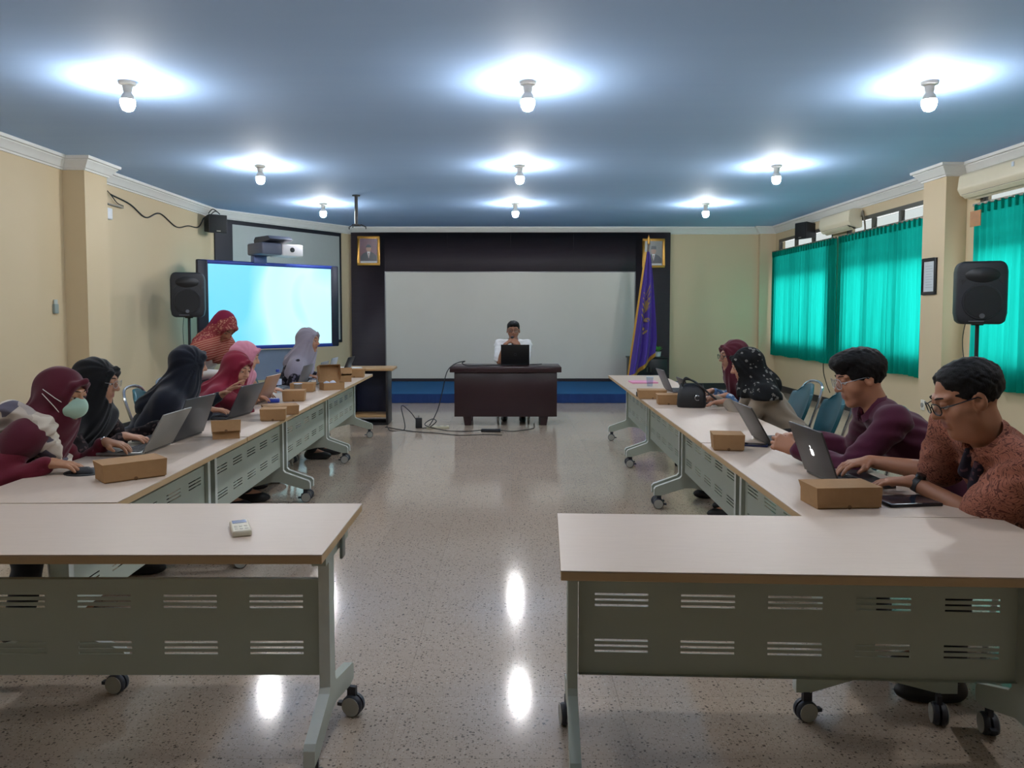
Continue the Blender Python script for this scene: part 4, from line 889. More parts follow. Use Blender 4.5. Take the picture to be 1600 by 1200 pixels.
def add_hand(s, w, d, n, right, curl=.35, sc=1.0, spread=1.0):
    w, d = V(w), unit(d); n = unit(V(n) - d * (V(n) @ d)); t = np.cross(n, d) * (-1 if right else 1)
    kn = []
    for i, o in enumerate((.030, .010, -.011, -.030)):
        kp = w + (d * (.088 - .006 * abs(i - 1)) + t * o) * sc; kn.append(kp); s.cone(w + t * o * .6 * sc + d * .01 * sc, kp, .0145 * sc, .0115 * sc, .016)
    for i, (kp, L) in enumerate(zip(kn, (.070, .078, .073, .057))):
        sp = (1.5 - i) * .07 * spread; p = kp; a = 0; pts = [p]; dd = unit(d + t * sp)
        for fr, da in ((.45, .7), (.31, 1.1), (.24, .7)):
            a += curl * da; p = p + (dd * math.cos(a) + n * math.sin(a)) * L * fr * sc; pts.append(p)
        s.chain(pts, [.0098 * sc, .0088 * sc, .0080 * sc, .0068 * sc], .004)
    b = w + (d * .022 + t * .022) * sc; m_ = b + (d * .55 + t * .62 + n * .25) * .048 * sc; e = m_ + unit(d * .95 + t * (.25 - .5 * curl) + n * (.25 + .6 * curl)) * .034 * sc
    s.chain([b, m_, e], [.0155 * sc, .0112 * sc, .0085 * sc], .010)
def add_head(s, hc, M, sc, ear=True, lids=.5):
    L = lambda *p: hc + M @ (V(*p) * sc)
    r = lambda *q: V(*q) * sc
    s.ell(L(0, -.012, .030), r(.075, .096, .088), M, .02); s.ell(L(0, .032, -.040), r(.057, .062, .078), M, .03)
    s.ell(L(0, .070, -.098), r(.026, .020, .018), M, .025)
    for x in (-1, 1):
        s.ell(L(x * .040, .058, -.028), r(.026, .026, .028), M, .025)
        s.ball(L(x * .033, .108, .012), .0155 * sc, .014, 's')
        s.cone(L(x * .048, .074, .030), L(x * .012, .090, .030), .010 * sc, .009 * sc, .016)
        s.ball(L(x * .012, .100, -.026), .0085 * sc, .008)
        if ear: s.ell(L(x * .078, -.006, -.004), r(.009, .020, .031), M, .008); s.ell(L(x * .086, .0, .002), r(.006, .010, .016), M, .005, 's')
    s.chain([L(0, .088, .020), L(0, .100, -.004), L(0, .112, -.022)], [.0085 * sc, .0095 * sc, .0125 * sc], .010)
    s.cone(L(-.018, .086, -.053), L(.018, .086, -.053), .0085 * sc, .0085 * sc, .004); s.cone(L(-.015, .087, -.0655), L(.015, .087, -.0655), .009 * sc, .009 * sc, .004)
    for x in (-1, 1):   # lowered upper lids
        s.ell(L(x * .033, .0835, .0125 + .004 * (1 - lids)), r(.0165, .0125, .0105), M, .003)
def face_tint(hc, M, sc, skin, lip):
    skin, lip = V(lin(skin)[:3]), V(lin(lip)[:3])
    def f(P):
        q = ((P - hc) @ M) / sc; d = ((q[:, 0] / .024) ** 2 + ((q[:, 2] + .059) / .0125) ** 2 + ((q[:, 1] - .09) / .02) ** 2); w = np.clip(1.3 - d, 0, 1)[:, None] * .95
        c = np.clip(1 - ((np.abs(q[:, 0]) - .036) / .02) ** 2 - ((q[:, 2] + .025) / .02) ** 2, 0, 1)[:, None] * (q[:, 1] > .05)[:, None] * .12
        col = skin * (1 - w) + lip * w; return col * (1 - c) + V(.5, .14, .09) * c
    return f
def eyes_brows(parent, org, hc, M, sc, brow=True):
    m4 = Matrix([list(M[i]) + [0] for i in range(3)] + [[0, 0, 0, 1]]).to_euler()
    for x in (-1, 1):
        e = MB(); N = 12; rows = []
        for i in range(9):
            a = math.pi * i / 8; rows.append([(.0128 * math.sin(a) * math.cos(2 * math.pi * k / N), -.0128 * math.cos(a), .0128 * math.sin(a) * math.sin(2 * math.pi * k / N)) for k in range(N)])
        for i in range(8): e.grid(rows[i:i + 2], 1 if i >= 6 else 0, True)
        o = e.build('eye', [M_eye, M_iris], parent, smooth=80); o.location = hc + M @ (V(x * .033, .081, .009) * sc) - org; o.rotation_euler = m4; o.scale = (sc, sc, sc)
        if brow:
            L = lambda *p: tuple(hc + M @ (V(*p) * sc) - org)
            MB().tube([L(x * .013, .0985, .033), L(x * .028, .0955, .037), L(x * .042, .086, .036), L(x * .052, .076, .031)], [.0018 * sc, .0027 * sc, .0024 * sc, .001 * sc], 6).build('eyebrow', M_hair, parent)
def glasses(parent, org, hc, M, sc, col='#17181c', r=.0016, w=.023, hgt=.019, tint=(.9, .92, .95)):
    m = plain('spectacle_' + col, col, .3, .3); L = lambda *p: tuple(hc + M @ (V(*p) * sc) - org); y = .114
    g = thing_part = bpy.data.objects.new('glasses', None); COL.objects.link(g); g.parent = parent
    for x in (-1, 1):
        MB().tube([L(x * .034 + w * math.copysign(abs(math.cos(a)) ** .75, math.cos(a)), y - .25 * max(0, abs(x * .034 + w * math.cos(a)) - .03), .006 + hgt * math.copysign(abs(math.sin(a)) ** .75, math.sin(a))) for a in [2 * math.pi * k / 24 for k in range(24)]], r * sc, 5, closed=True).build('rim', m, g)
        pts = [L(x * .034 + w * .95 * math.copysign(abs(math.cos(a)) ** .75, math.cos(a)), y - .25 * max(0, abs(x * .034 + w * math.cos(a)) - .03), .006 + hgt * .95 * math.copysign(abs(math.sin(a)) ** .75, math.sin(a))) for a in [2 * math.pi * k / 24 for k in range(24)]]
        MB().add(pts, [tuple(range(24))]).build('lens', glass_mat('lens_glass', tint) if 'lens_glass' not in bpy.data.materials else bpy.data.materials['lens_glass'], g, smooth=0)
        MB().tube([L(x * .057, y - .006, .012), L(x * .075, .08, .012), L(x * .083, .0, .012), L(x * .082, -.02, -.004)], r * sc, 5).build('temple', m, g)
    MB().tube([L(-.011, y, .009), L(0, y + .003, .013), L(.011, y, .009)], r * sc, 5).build('bridge', m, g)
def person(label, pelvis, face, head, hyaw, hpitch, hands, top, hijab=None, hair=None, sex='f', sc=None, vox=.008, standing=False, skin='#a3714f', lip='#7c3c38', spec=None, extra=None, roll=0,
           bottom=None, sleeve='long', fat=1.0, shoe='#17171a', elbow_out=.5, lids=.6, capelen=.26, capew=1.0, peak=.3, hemtilt=0.0, hsc=1.0, zp=None):
    male = sex == 'm'; sc = sc or (1.04 if male else .97); hs = (1.03 if male else .98) * hsc
    org = V(pelvis[0], pelvis[1], 0.0); fz = V(math.cos(R(face)), math.sin(R(face)), 0); l = np.cross(fz, V(0, 0, 1))
    t = thing('person', label, 'person', tuple(org))
    hc = V(head); M = head_frame(hyaw, hpitch, roll); up = M[:, 2]
    pc = V(pelvis[0], pelvis[1], zp or (.92 if standing else .555))
    nb = hc - unit(up * .6 + V(0, 0, .5)) * (.138 if male else .150) * sc - M[:, 1] * .03 - fz * .015
    s_ = unit(nb - pc); tf = unit(np.cross(s_, l)); l = unit(np.cross(tf, s_)); T = np.stack([l, tf, s_], 1); Ls = np.linalg.norm(nb - pc)
    cb_ = pc + s_ * Ls * .66 + tf * .005; ab = pc + s_ * Ls * .33
    sw = (.178 if male else .158) * sc * (1 + .25 * (fat - 1)); sh = {x: nb - s_ * (.048 if male else .06) * sc + l * x * sw + tf * .012 for x in (-1, 1)}
    Mh = np.stack([np.cross(fz, V(0, 0, 1)), fz, V(0, 0, 1)], 1); hipz = pc - V(0, 0, .015)
    hip = {x: hipz + Mh[:, 0] * x * .088 * sc for x in (-1, 1)}
    if standing:
        knee = {x: hip[x] * V(1, 1, 0) + fz * .03 + V(0, 0, .49) for x in (-1, 1)}; ank = {x: V(hip[x][0], hip[x][1], .085) - fz * .02 for x in (-1, 1)}
    else:
        knee = {x: hip[x] + fz * .41 * sc + Mh[:, 0] * x * .03 + V(0, 0, -.02) for x in (-1, 1)}; ank = {x: V(knee[x][0], knee[x][1], .085) - fz * (.06 if x > 0 else -.02) for x in (-1, 1)}
    arms = {}
    for x in (-1, 1):
        h_ = hands.get(x)
        if h_ is None: h_ = dict(w=hip[x] + fz * .22 + V(0, 0, .09), d=fz - l * x * .3, n=(0, 0, -1), curl=.4)
        pole = h_.get('pole', V(0, 0, -1) * .8 - fz * .35 + l * x * elbow_out)
        E, W = ik(sh[x], V(h_['w']), .275 * sc, .25 * sc, pole); arms[x] = (E, W, h_)
    b = SDF(); f_ = fat
    b.ell(pc, V(.165, .125, .115) * sc * f_, Mh, .04).ell(ab, V(.138, .104, .15) * sc * f_, T, .05).ell(cb_, V(.150, .108, .155) * sc * (1 + .5 * (f_ - 1)), T, .05)
    for x in (-1, 1):
        b.cone(nb - s_ * .03, sh[x], .042 * sc, .044 * sc, .03); E, W, h_ = arms[x]
        b.cone(sh[x], E, .047 * sc * f_, .037 * sc * f_, .03).cone(E, W, .037 * sc * f_, .0255 * sc, .015)
        b.cone(hip[x], knee[x], .078 * sc, .054 * sc, .03).cone(knee[x], ank[x], .050 * sc, .034 * sc, .02).cone(ank[x], ank[x] + fz * .15 - V(0, 0, .05), .034 * sc, .026 * sc, .02)
        add_hand(b, W, h_.get('d', fz), h_.get('n', (0, 0, -1)), x > 0, h_.get('curl', .35), (1.0 if male else .92), h_.get('spread', 1.0))
    b.cone(nb - s_ * .03, hc - up * .05 * hs - M[:, 1] * .018, .056 * sc, .053 * hs, .03); add_head(b, hc, M, hs, ear=hijab is None, lids=lids)
    if fat > 1.1:
        for q_, r_ in (((0, .02, -.10), (.055, .05, .045)), ((-.035, .03, -.055), (.034, .04, .045)), ((.035, .03, -.055), (.034, .04, .045))): b.ell(hc + M @ (V(*q_) * hs), V(*r_) * hs, M, .035)
    part('body', b, vox, org, M_skin, t, face_tint(hc, M, hs, skin, lip)); eyes_brows(t, org, hc, M, hs)
    # garments
    g = SDF(); o = .014
    g.ell(pc + V(0, 0, .02), V(.178, .138, .12) * sc * f_, Mh, .05).ell(ab, V(.150, .116, .16) * sc * f_, T, .06).ell(cb_, V(.163, .121, .165) * sc * (1 + .5 * (f_ - 1)), T, .06)
    for x in (-1, 1):
        E, W, h_ = arms[x]; g.cone(nb - s_ * .032, sh[x], .060 * sc, .066 * sc, .05)
        if sleeve == 'short': g.cone(sh[x], sh[x] + (E - sh[x]) * .82, .064 * sc * f_, .072 * sc * f_, .03)
        else:
            g.cone(sh[x], E, .062 * sc * f_, .055 * sc * f_, .03).cone(E, E + (W - E) * .90, .055 * sc * f_, .037 * sc, .02)
            part_cuff = E + (W - E) * .92
    nk = hc - up * .02; g.cone(nb + s_ * .012 + tf * .012, nk, (.063 if male else .06) * sc, .07 * sc, .006, 's')
    g.disp = folds(.0042, 1.0, pelvis[1]); gv = max(vox * 1.3, .0075)
    gm = part('shirt' if male else 'blouse', g, gv, org, top, t)
    tr = SDF(); tr.ell(pc - V(0, 0, .005), V(.176, .136, .118) * sc * f_, Mh, .05)
    for x in (-1, 1): tr.cone(hip[x], knee[x], .090 * sc, .068 * sc, .05 if male else .14).cone(knee[x], ank[x] + V(0, 0, .03), .066 * sc, .058 * sc, .03 if male else .12)
    tr.disp = folds(.003, .9, 2.0); part('trousers' if male else 'skirt', tr, .012, org, bottom or cloth('black_trousers', '#17181d'), t)
    for x in (-1, 1):
        a = ank[x]; z0 = V(a[0], a[1], 0); q = SDF(); q.ell(z0 + fz * .055 + V(0, 0, .035), (.045, .13, .045), Mh, .02).ell(z0 - fz * .02 + V(0, 0, .05), (.04, .055, .05), Mh, .02).plane((0, 0, .003), (0, 0, -1))
        part('shoe', q, .009, org, plain('shoe_' + shoe, shoe, .5), t)
    L = lambda *p: hc + M @ (V(*p) * hs); r = lambda *q: V(*q) * hs
    if hijab is not None:
        j = SDF(); cw = capew
        j.ell(L(0, -.016, .022), r(.092, .116, .108), M, .03).ell(L(0, .012, -.045), r(.083, .082, .095), M, .04)
        if peak: j.chain([L(-.066, .058, .01), L(-.046, .080, .062), L(0, .086 + .022 * peak, .084), L(.046, .080, .062), L(.066, .058, .01)], [.012 * hs, .010 * hs, .008 * hs, .010 * hs, .012 * hs], .025)
        j.cone(L(0, -.03, -.07), nb - s_ * .02, .085 * hs, .085 * sc, .05); j.cone(L(0, .03, -.105), nb - s_ * .05 + tf * .05, .052 * hs, .07 * sc, .04)
        j.cone(nb, nb - s_ * (capelen - .07) + tf * .075, .085 * sc, .085 * sc * cw, .07); j.cone(nb, nb - s_ * (capelen - .07) - tf * .06, .09 * sc, .09 * sc * cw, .07)
        for x in (-1, 1): j.cone(nb - s_ * .02, sh[x] - s_ * .02, .078 * sc, .083 * sc * cw, .06); j.cone(sh[x] - s_ * .02, sh[x] - s_ * max(.04, capelen - .10) + l * x * .015, .081 * sc * cw, .080 * sc * cw, .05)
        j.ell(L(0, .128, -.018), r(.060, .098, .084), M, .010, 's'); j.ell(L(0, .10, -.03), r(.054, .05, .075), M, .01, 's')
        j.plane(nb - s_ * capelen, -s_ + tf * hemtilt)
        def dj(P, nb=nb, T=T, hc=hc):
            q = (P - nb.astype(F32)) @ T.astype(F32); ph = np.arctan2(q[:, 0], q[:, 1]); dn = np.clip(-(q[:, 2] - .09) / .2, 0, 1)
            return .014 * dn * (np.abs(np.sin(4.5 * ph + 9 * q[:, 2] + 1.5 * np.sin(2 * ph + 6 * q[:, 2]))) - .6) + .0025 * np.sin(30 * q[:, 2] + 7 * np.sin(2.3 * ph) + 22 * q[:, 0])
        j.disp = dj; part('headscarf', j, max(vox, .006), org, hijab, t)
    if hair is not None:
        j = SDF()
        for c, rr in hair['ells']: j.ell(L(*c), r(*rr), M, .03)
        for c, rr in hair['cuts']: j.ell(L(*c), r(*rr), M, .012, 's')
        j.plane(L(0, 0, hair.get('nape', -.065)), -M[:, 2] - M[:, 1] * .25)
        j.disp = (lambda P: (.0020 * np.sin(150 * P[:, 0] + 40 * np.sin(37 * P[:, 2])) * np.sin(120 * P[:, 1] + 30 * np.sin(45 * P[:, 2])) + .0022 * np.sin(95 * P[:, 1] + 3 * np.sin(50 * P[:, 0])) * np.sin(70 * P[:, 0] + 2 * np.sin(60 * P[:, 2])))); part('hair', j, min(vox, .006), org, M_hair, t)
    if spec: glasses(t, org, hc, M, hs, **spec)
    if extra: extra(dict(t=t, org=org, hc=hc, M=M, L=L, hs=hs, nb=nb, s=s_, tf=tf, l=l, sh=sh, arms=arms, pc=pc, sc=sc, T=T, fz=fz, vox=vox))
    return t
# ---- patterned cloths
def pattern(name, build, rough=.85):
    t = NT(name); t.base(build(t), rough, 0, .25); t.bump(t.noise(t.obj(), 240, 2), .2, .002); return t.m
def batik(t):
    o = t.obj(); n1 = t.noise(o, 15, 2, .5, 2.2); w = t.math('ABSOLUTE', t.math('SUBTRACT', t.math('FRACT', t.math('MULTIPLY', n1, 7.0)), .5))
    c = t.ramp(w, [(.0, '#46241f'), (.12, '#572e26'), (.22, '#a46a54'), (.5, '#8d5645')]); return t.mix(t.math('MULTIPLY', t.noise(o, 8, 2), .5), c, '#744538')
M_batik = pattern('rust_batik_cloth', batik)
def dots(t, basec, dotc, sc, thr, dotc2=None):
    o = t.obj(); n = t.n('ShaderNodeTexNoise'); n.inputs['Scale'].default_value = sc * .7; t.l(o, n.inputs['Vector'])
    ad = t.n('ShaderNodeVectorMath', operation='MULTIPLY_ADD'); t.l(n.outputs['Color'], ad.inputs[0]); ad.inputs[1].default_value = (.05, .05, .05); t.l(o, ad.inputs[2])
    v = t.voro(ad.outputs[0], sc); return t.mix(t.math('LESS_THAN', v, thr), basec, t.mix(t.noise(o, sc * 3, 2), dotc, dotc2 or dotc))
M_brownpat = pattern('dark_brown_print', lambda t: dots(t, '#1d1517', '#4a3a38', 34, .34))
M_greypat = pattern('black_grey_floral_print', lambda t: dots(t, '#1a181f', '#5c5664', 22, .36))
M_floral = pattern('black_floral_headscarf', lambda t: t.mix(t.math('MULTIPLY', t.math('GREATER_THAN', t.noise(t.obj(), 9, 2), .47), 1.0), '#0e0f12', dots(t, '#0e0f12', '#8f8d86', 26, .30, '#3c3e3e')))
def orn(t):
    o = t.obj(); sp = t.n('ShaderNodeSeparateXYZ'); t.l(o, sp.inputs[0])
    z_ = t.math('SUBTRACT', sp.outputs[2], t.math('MULTIPLY', sp.outputs[0], .35))
    st_ = t.math('GREATER_THAN', t.math('FRACT', t.math('MULTIPLY', z_, 52)), .6)
    lace = dots(t, '#7a2f33', '#b58a76', 52, .38, '#9c5c4c'); low = t.mix(st_, '#8d4038', '#a87a68'); lo = t.mix(t.math('GREATER_THAN', z_, 1.145), low, lace)
    return t.mix(t.math('GREATER_THAN', t.math('ADD', z_, t.math('MULTIPLY', t.noise(o, 14, 2), .08)), 1.30), lo, '#6d1533')
M_orn = pattern('maroon_scarf_with_ornamental_border', orn)
def geo(t):
    o = t.obj(); v = t.n('ShaderNodeTexVoronoi', distance='MANHATTAN'); v.inputs['Scale'].default_value = 13; t.l(t.scale(o, (1, .5, 1.3)), v.inputs['Vector']); sp = t.n('ShaderNodeSeparateColor'); t.l(v.outputs['Color'], sp.inputs[0])
    return t.ramp(sp.outputs[0], [(0, '#b9ada0'), (.35, '#c9bfb2'), (.5, '#5e5a66'), (.68, '#a79d97'), (.82, '#d2c8bb')], 'CONSTANT')
M_geo = pattern('cream_grey_geometric_scarf', geo)
M_bluefl = pattern('blue_white_floral_print', lambda t: dots(t, '#54749c', '#c3cbd8', 30, .42))
C_maroon = cloth('maroon_scarf_cloth', '#4c1121'); C_red = cloth('red_sweater_knit', '#5e1223'); C_black = cloth('black_scarf_cloth', '#0a0a0d'); C_navy = cloth('navy_scarf_cloth', '#0d111e')
C_crim = cloth('crimson_scarf_cloth', '#77132c'); C_pink = cloth('pink_scarf_cloth', '#c27f92'); C_grey = cloth('grey_scarf_cloth', '#8d8794'); C_white = cloth('white_shirt_cloth', '#d6d6d8'); C_beige = cloth('beige_blouse_cloth', '#8e8172'); C_burg = cloth('burgundy_shirt_cloth', '#47142c')
HAND = lambda x, y, z=.80, d=(1, 0, -.12), curl=.3, n=(0, 0, -1), **k: dict(w=V(x, y, z), d=d, n=n, curl=curl, **k)

# ---- left row (facing the aisle, +x)
def masked(e):
    t, org, L, M, hs = e['t'], e['org'], e['L'], e['M'], e['hs']
    m = SDF(); m.ell(L(0, .046, -.048), V(.074, .076, .060) * hs, M, .01).ell(L(0, .100, -.035), V(.022, .030, .036) * hs, M, .035).plane(L(0, .02, 0), -M[:, 1]).plane(L(0, .09, .004), M[:, 2] + M[:, 1] * .15)
    mk = part('face_mask', m, .005, org, cloth('mint_mask', '#a9c9b9', .8, .05), t)
    for z0, z1 in ((-.02, .02), (-.075, .0)):
        for x in (-1, 1): MB().tube([tuple(L(x * .070, .062, z0) - org), tuple(L(x * .096, .040, (z0 + z1) / 2) - org), tuple(L(x * .106, -.02, z1 + .01) - org)], .0018, 5).build('ear_loop', plain('loop_white', '#dcd8d2', .6), mk)
    nb, s, tf, l, sc = e['nb'], e['s'], e['tf'], e['l'], e['sc']; q = SDF(); sh = e['sh']
    q.chain([nb - s * .20 - tf * .14 + l * .10, nb - s * .05 - tf * .11 + l * .13, nb - s * .005 + l * .15 + tf * .02, nb - s * .06 + l * .12 + tf * .11, nb - s * .14 + l * .02 + tf * .155], [.050, .055, .050, .045, .040], .03)
    q.chain([nb - s * .14 + l * .02 + tf * .155, nb - s * .08 - l * .07 + tf * .15], [.040, .028], .03); q.chain([nb - s * .10 + l * .09 + tf * .125, nb - s * .24 + l * .07 + tf * .165, nb - s * .33 + l * .04 + tf * .18], [.045, .042, .045], .03)
    q.disp = folds(.006, 1.5, 1.0); part('printed_shawl', q, .006, org, M_geo, t)
    E, W, h_ = e['arms'][-1]; MB().tube([tuple(W + unit(W - E) * -.012 + (M[:, 0] * math.cos(a) * 0 + np.cross(unit(W - E), V(0, 0, 1)) * math.cos(a) + V(0, 0, 1) * math.sin(a)) * .031 - org) for a in [2 * math.pi * k / 20 for k in range(20)]], .004, 6, closed=True).build('bracelet', M_chrome, t)
person('woman in a maroon headscarf and mint face mask typing at the silver laptop', (-2.46, 3.34), 4, (-2.055, 3.5, 1.062), -6, 12,
       {1: HAND(-1.99, 3.30, .782, (1, .05, -.10), .30), -1: HAND(-1.99, 3.74, .80, (1, .0, -.15), .35)}, C_red, C_maroon, vox=.0055, skin='#a9795a', extra=masked, capelen=.17, peak=1.0)
chair(-2.50, 3.33, 4, 'teal chair under the masked woman')
person('woman in a black headscarf and dark printed blouse behind the masked woman', (-2.50, 4.05), 0, (-2.165, 4.0, 1.075), 8, 10,
       {1: HAND(-2.02, 3.98, .79, (1, .1, -.1), .3), -1: HAND(-1.99, 4.36, .80, (1, -.1, -.15), .3)}, M_brownpat, C_black, vox=.0065, skin='#a5765a', capelen=.33, capew=1.1, spec=dict(col='#9a9a9c', r=.0012))
chair(-2.54, 4.05, 0, 'teal chair under the woman in the black headscarf')
person('woman in a navy headscarf and robe turned to the whiteboard', (-2.48, 5.03), 12, (-2.10, 5.0, 1.10), 38, 8,
       {1: HAND(-1.98, 5.02, .80, (1, .15, -.05), .3), -1: HAND(-2.03, 5.36, .86, (.8, .2, .5), .2, (.6, 0, -.5))}, C_navy, C_navy, vox=.007, skin='#a5765a', capelen=.30, capew=1.15)
chair(-2.53, 5.02, 12, 'teal chair under the woman in navy')
person('woman in a crimson headscarf and red blouse looking down at her laptop', (-2.42, 5.62), 5, (-2.01, 5.62, 1.03), -22, 18,
       {1: HAND(-2.04, 5.50, .87, (.75, -.1, .6), .15, (.7, 0, -.4), spread=2.2), -1: HAND(-1.99, 5.88, .80, (1, 0, -.1), .3)}, cloth('red_blouse_cloth', '#6a1024'), C_crim, vox=.0065, skin='#b98a70', capelen=.20)
chair(-2.46, 5.62, 5, 'teal chair under the woman in crimson')
person('woman in a pink headscarf mostly hidden behind the crimson one', (-2.50, 6.32), 0, (-2.13, 6.15, 1.085), 10, 14,
       {1: HAND(-2.03, 6.14, .80), -1: HAND(-2.03, 6.46, .80)}, cloth('pink_blouse_cloth', '#b57a8a'), C_pink, vox=.009, skin='#b98a70', capelen=.32)
chair(-2.55, 6.33, 0, 'teal chair under the woman in pink')
person('standing woman in white with an ornamented maroon headscarf bending by the whiteboard', (-2.78, 6.72), -8, (-2.46, 6.60, 1.325), -30, 52,
       {1: HAND(-2.40, 6.35, .93, (.6, -.2, -.8), .3, (-.4, -.6, -.3)), -1: HAND(-2.35, 6.85, .86, (.6, 0, -.8), .3, (-.4, .6, -.3))}, cloth('white_blouse_cloth', '#bfbdba'), M_orn, vox=.008, standing=True, skin='#a5765a', capelen=.18, capew=1.12, bottom=cloth('dark_skirt_cloth', '#26222a'))
chair(-2.30, 6.98, -10, 'empty teal chair between the pink and the grey headscarves')
person('woman in a grey headscarf and dark floral blouse at the left row', (-2.30, 7.58), 5, (-1.965, 7.45, 1.17), -12, 6,
       {1: HAND(-1.96, 7.40, .83, (1, -.1, -.1), .3), -1: HAND(-1.95, 7.72, .81)}, M_greypat, C_grey, vox=.0075, skin='#a97a62', capelen=.19, hemtilt=.3)
chair(-2.36, 7.58, 5, 'teal chair under the woman in grey')
# ---- speaker
MIC = V(.0, 10.13, 1.06)
def collar(col):
    def f(e):
        nb, s, tf, l, t, org = e['nb'], e['s'], e['tf'], e['l'], e['t'], e['org']; hs = e['hs']; rows = []
        for hh, rr in ((.0, .071), (.03, .066), (.034, .070), (.006, .086)):
            rows.append([tuple(nb + s * (.005 + hh) + tf * .012 + (l * math.sin(a) + tf * math.cos(a) * .95) * rr * e['sc'] - s * .020 * max(0, math.cos(a)) - org) for a in [R(22) + R(316) * k / 24 for k in range(25)]])
        MB().grid(rows).build('collar', col, t, solid=.004, smooth=70)
    return f
HAIR_SHORT = dict(ells=[((0, -.020, .042), (.081, .096, .084)), ((0, .02, .082), (.066, .068, .036))], cuts=[((0, .125, -.035), (.10, .075, .10)), ((0, .05, -.09), (.12, .085, .085))], nape=-.07)
person('seated man in a white shirt and glasses speaking into a microphone', (.035, 10.62), 270, (.035, 10.40, 1.20), 270, 4,
       {1: dict(w=V(-.075, 10.17, 1.02), d=(.75, -.1, .62), n=(.35, .1, -.2), curl=.75, pole=V(-.25, .1, -1)), -1: dict(w=V(.10, 10.16, 1.03), d=(-.85, -.05, .5), n=(-.2, .3, -.1), curl=.7, pole=V(.25, .1, -1))}, C_white, None, HAIR_SHORT, 'm', vox=.007, skin='#8d6049', sleeve='short', spec=dict(col='#2a2524'), extra=collar(C_white), hsc=1.04)
chair(.035, 10.66, 270, 'teal chair behind the mahogany desk')
mc = thing('microphone', 'black hand microphone held to the mouth of the man in white', 'microphone', tuple(MIC + V(.022, .005, -.035)))
rod(MB(), (0, 0, -.05), (0, .05, .07), .012, 10).build('handle', M_rub, mc); MB().lathe([(.0, -.02), (.018, -.018), (.024, 0), (.018, .018), (0, .024)], 14, (0, .056, .085)).build('head', plain('mic_mesh', '#2a2b30', .5, .4), mc)
# ---- right row (facing the aisle, -x)
def watch(x):
    def f(e):
        E, W, h_ = e['arms'][x]; a = unit(W - E); p = W - a * .02; n = np.cross(a, V(0, 1, .2)); n = unit(V(0, 0, 1) - a * (V(0, 0, 1) @ a)); b = np.cross(a, n); org = e['org']
        w = bpy.data.objects.new('wristwatch', None); COL.objects.link(w); w.parent = e['t']
        rows = [[tuple(p + a * o + (n * math.cos(q) + b * math.sin(q)) * .0315 - org) for q in [2 * math.pi * k / 24 for k in range(24)]] for o in (-.011, .011)]
        MB().grid(rows, loop=True).build('strap', M_rub, w, solid=.004, smooth=60)
        MB().tube([tuple(p + n * .029 - org), tuple(p + n * .042 - org)], [.019, .018], 16).build('dial', plain('watch_black', '#101114', .25), w)
    return f
def both(*fs):
    def f(e):
        for q in fs: q(e)
    return f
def placket(e):
    nb, s, tf, l, t, org, sc = e['nb'], e['s'], e['tf'], e['l'], e['t'], e['org'], e['sc']; q = SDF()
    q.chain([nb - s * .05 + tf * .075 - l * .018, nb - s * .15 + tf * .132 - l * .012, nb - s * .30 + tf * .150], [.018, .028, .040], .02); q.chain([nb - s * .03 + tf * .07 + l * .03, nb - s * .11 + tf * .118 + l * .04], [.014, .026], .02)
    part('dark_placket', q, .006, org, pattern('dark_batik_trim', lambda t: dots(t, '#1c1420', '#4b3138', 40, .34)), t)
person('woman in a maroon headscarf and glasses half hidden at the far right', (2.02, 6.02), 180, (1.72, 5.92, 1.105), 188, 6,
       {-1: HAND(1.64, 5.80, .81, (-1, 0, -.1)), 1: HAND(1.62, 6.14, .81, (-1, 0, -.1))}, M_bluefl, C_maroon, vox=.0085, skin='#a97a62', spec=dict(col='#17181c', r=.002), capelen=.20)
chair(2.08, 6.02, 180, 'teal chair under the woman in maroon at the right')
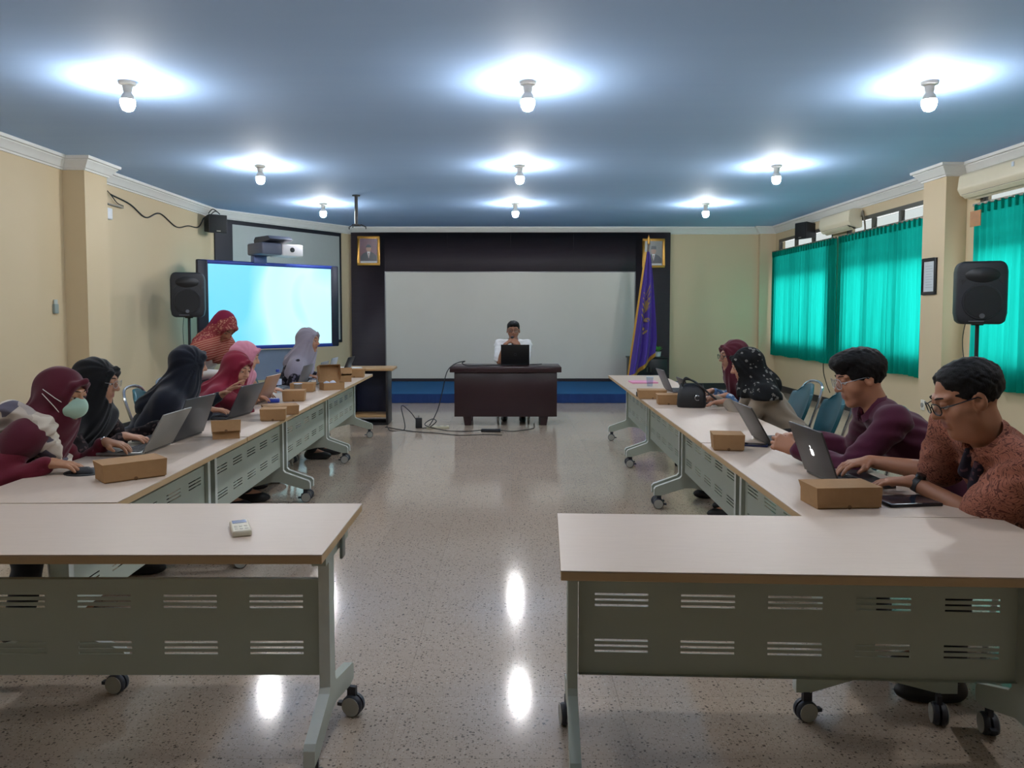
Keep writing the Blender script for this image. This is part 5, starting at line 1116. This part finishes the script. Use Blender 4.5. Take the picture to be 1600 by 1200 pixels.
person('woman in a black floral headscarf and beige blouse with her hands by the handbag', (1.98, 5.38), 176, (1.67, 5.42, 1.065), 166, 16,
       {-1: HAND(1.55, 5.50, .80, (-1, .3, -.1)), 1: HAND(1.52, 5.74, .80, (-1, .05, -.1))}, C_beige, M_floral, vox=.0075, skin='#a97a62', capelen=.11, capew=1.12, hemtilt=.7)
chair(2.06, 5.40, 176, 'teal chair behind the woman in beige')
chair(1.90, 4.38, 168, 'empty teal chair between the woman in beige and the man in burgundy')
HAIR_FULL = dict(ells=[((0, -.018, .042), (.090, .106, .092)), ((0, .030, .092), (.078, .080, .044)), ((0, .07, .088), (.06, .035, .03))], cuts=[((0, .135, -.040), (.11, .072, .098)), ((0, .055, -.095), (.13, .09, .09)), ((0, .03, -.03), (.2, .035, .035))], nape=-.085)
person('young man in a burgundy shirt and clear glasses gripping his dark laptop', (2.08, 3.42), 172, (1.60, 3.5, 1.135), 176, 16,
       {-1: dict(w=V(1.32, 3.56, .80), d=(-.55, .6, .25), n=(.3, .75, -.3), curl=.75), 1: dict(w=V(1.52, 3.98, .80), d=(-1, .1, -.1), n=(0, 0, -1), curl=.4)}, C_burg, None, HAIR_FULL, 'm', vox=.0055, skin='#a87458', spec=dict(col='#9aa0a4', r=.0014, w=.026, hgt=.023), extra=both(collar(C_burg), watch(-1)), sleeve='long')
chair(2.14, 3.42, 172, 'teal chair under the man in burgundy')
HAIR_RECEDE = dict(ells=[((0, -.024, .040), (.084, .100, .086)), ((0, .0, .08), (.068, .072, .034))], cuts=[((0, .128, -.02), (.11, .082, .105)), ((0, .055, -.095), (.13, .088, .088)), ((0, .118, .058), (.062, .060, .056)), ((0, .03, -.03), (.2, .03, .03))], nape=-.10)
person('man in a rust batik shirt and black glasses typing at the right edge', (2.06, 2.86), 176, (1.60, 2.68, 1.135), 172, 22,
       {-1: HAND(1.535, 2.90, .79, (-.85, .5, -.08), .3), 1: HAND(1.51, 3.20, .81, (-1, -.05, -.12), .35)}, M_batik, None, HAIR_RECEDE, 'm', vox=.0055, skin='#99674c', fat=1.16, sleeve='short', spec=dict(col='#14151a', r=.0021, w=.025, hgt=.019), extra=both(collar(M_batik), watch(-1), placket), hsc=1.05)
chair(2.14, 2.86, 176, 'teal chair under the man in batik')
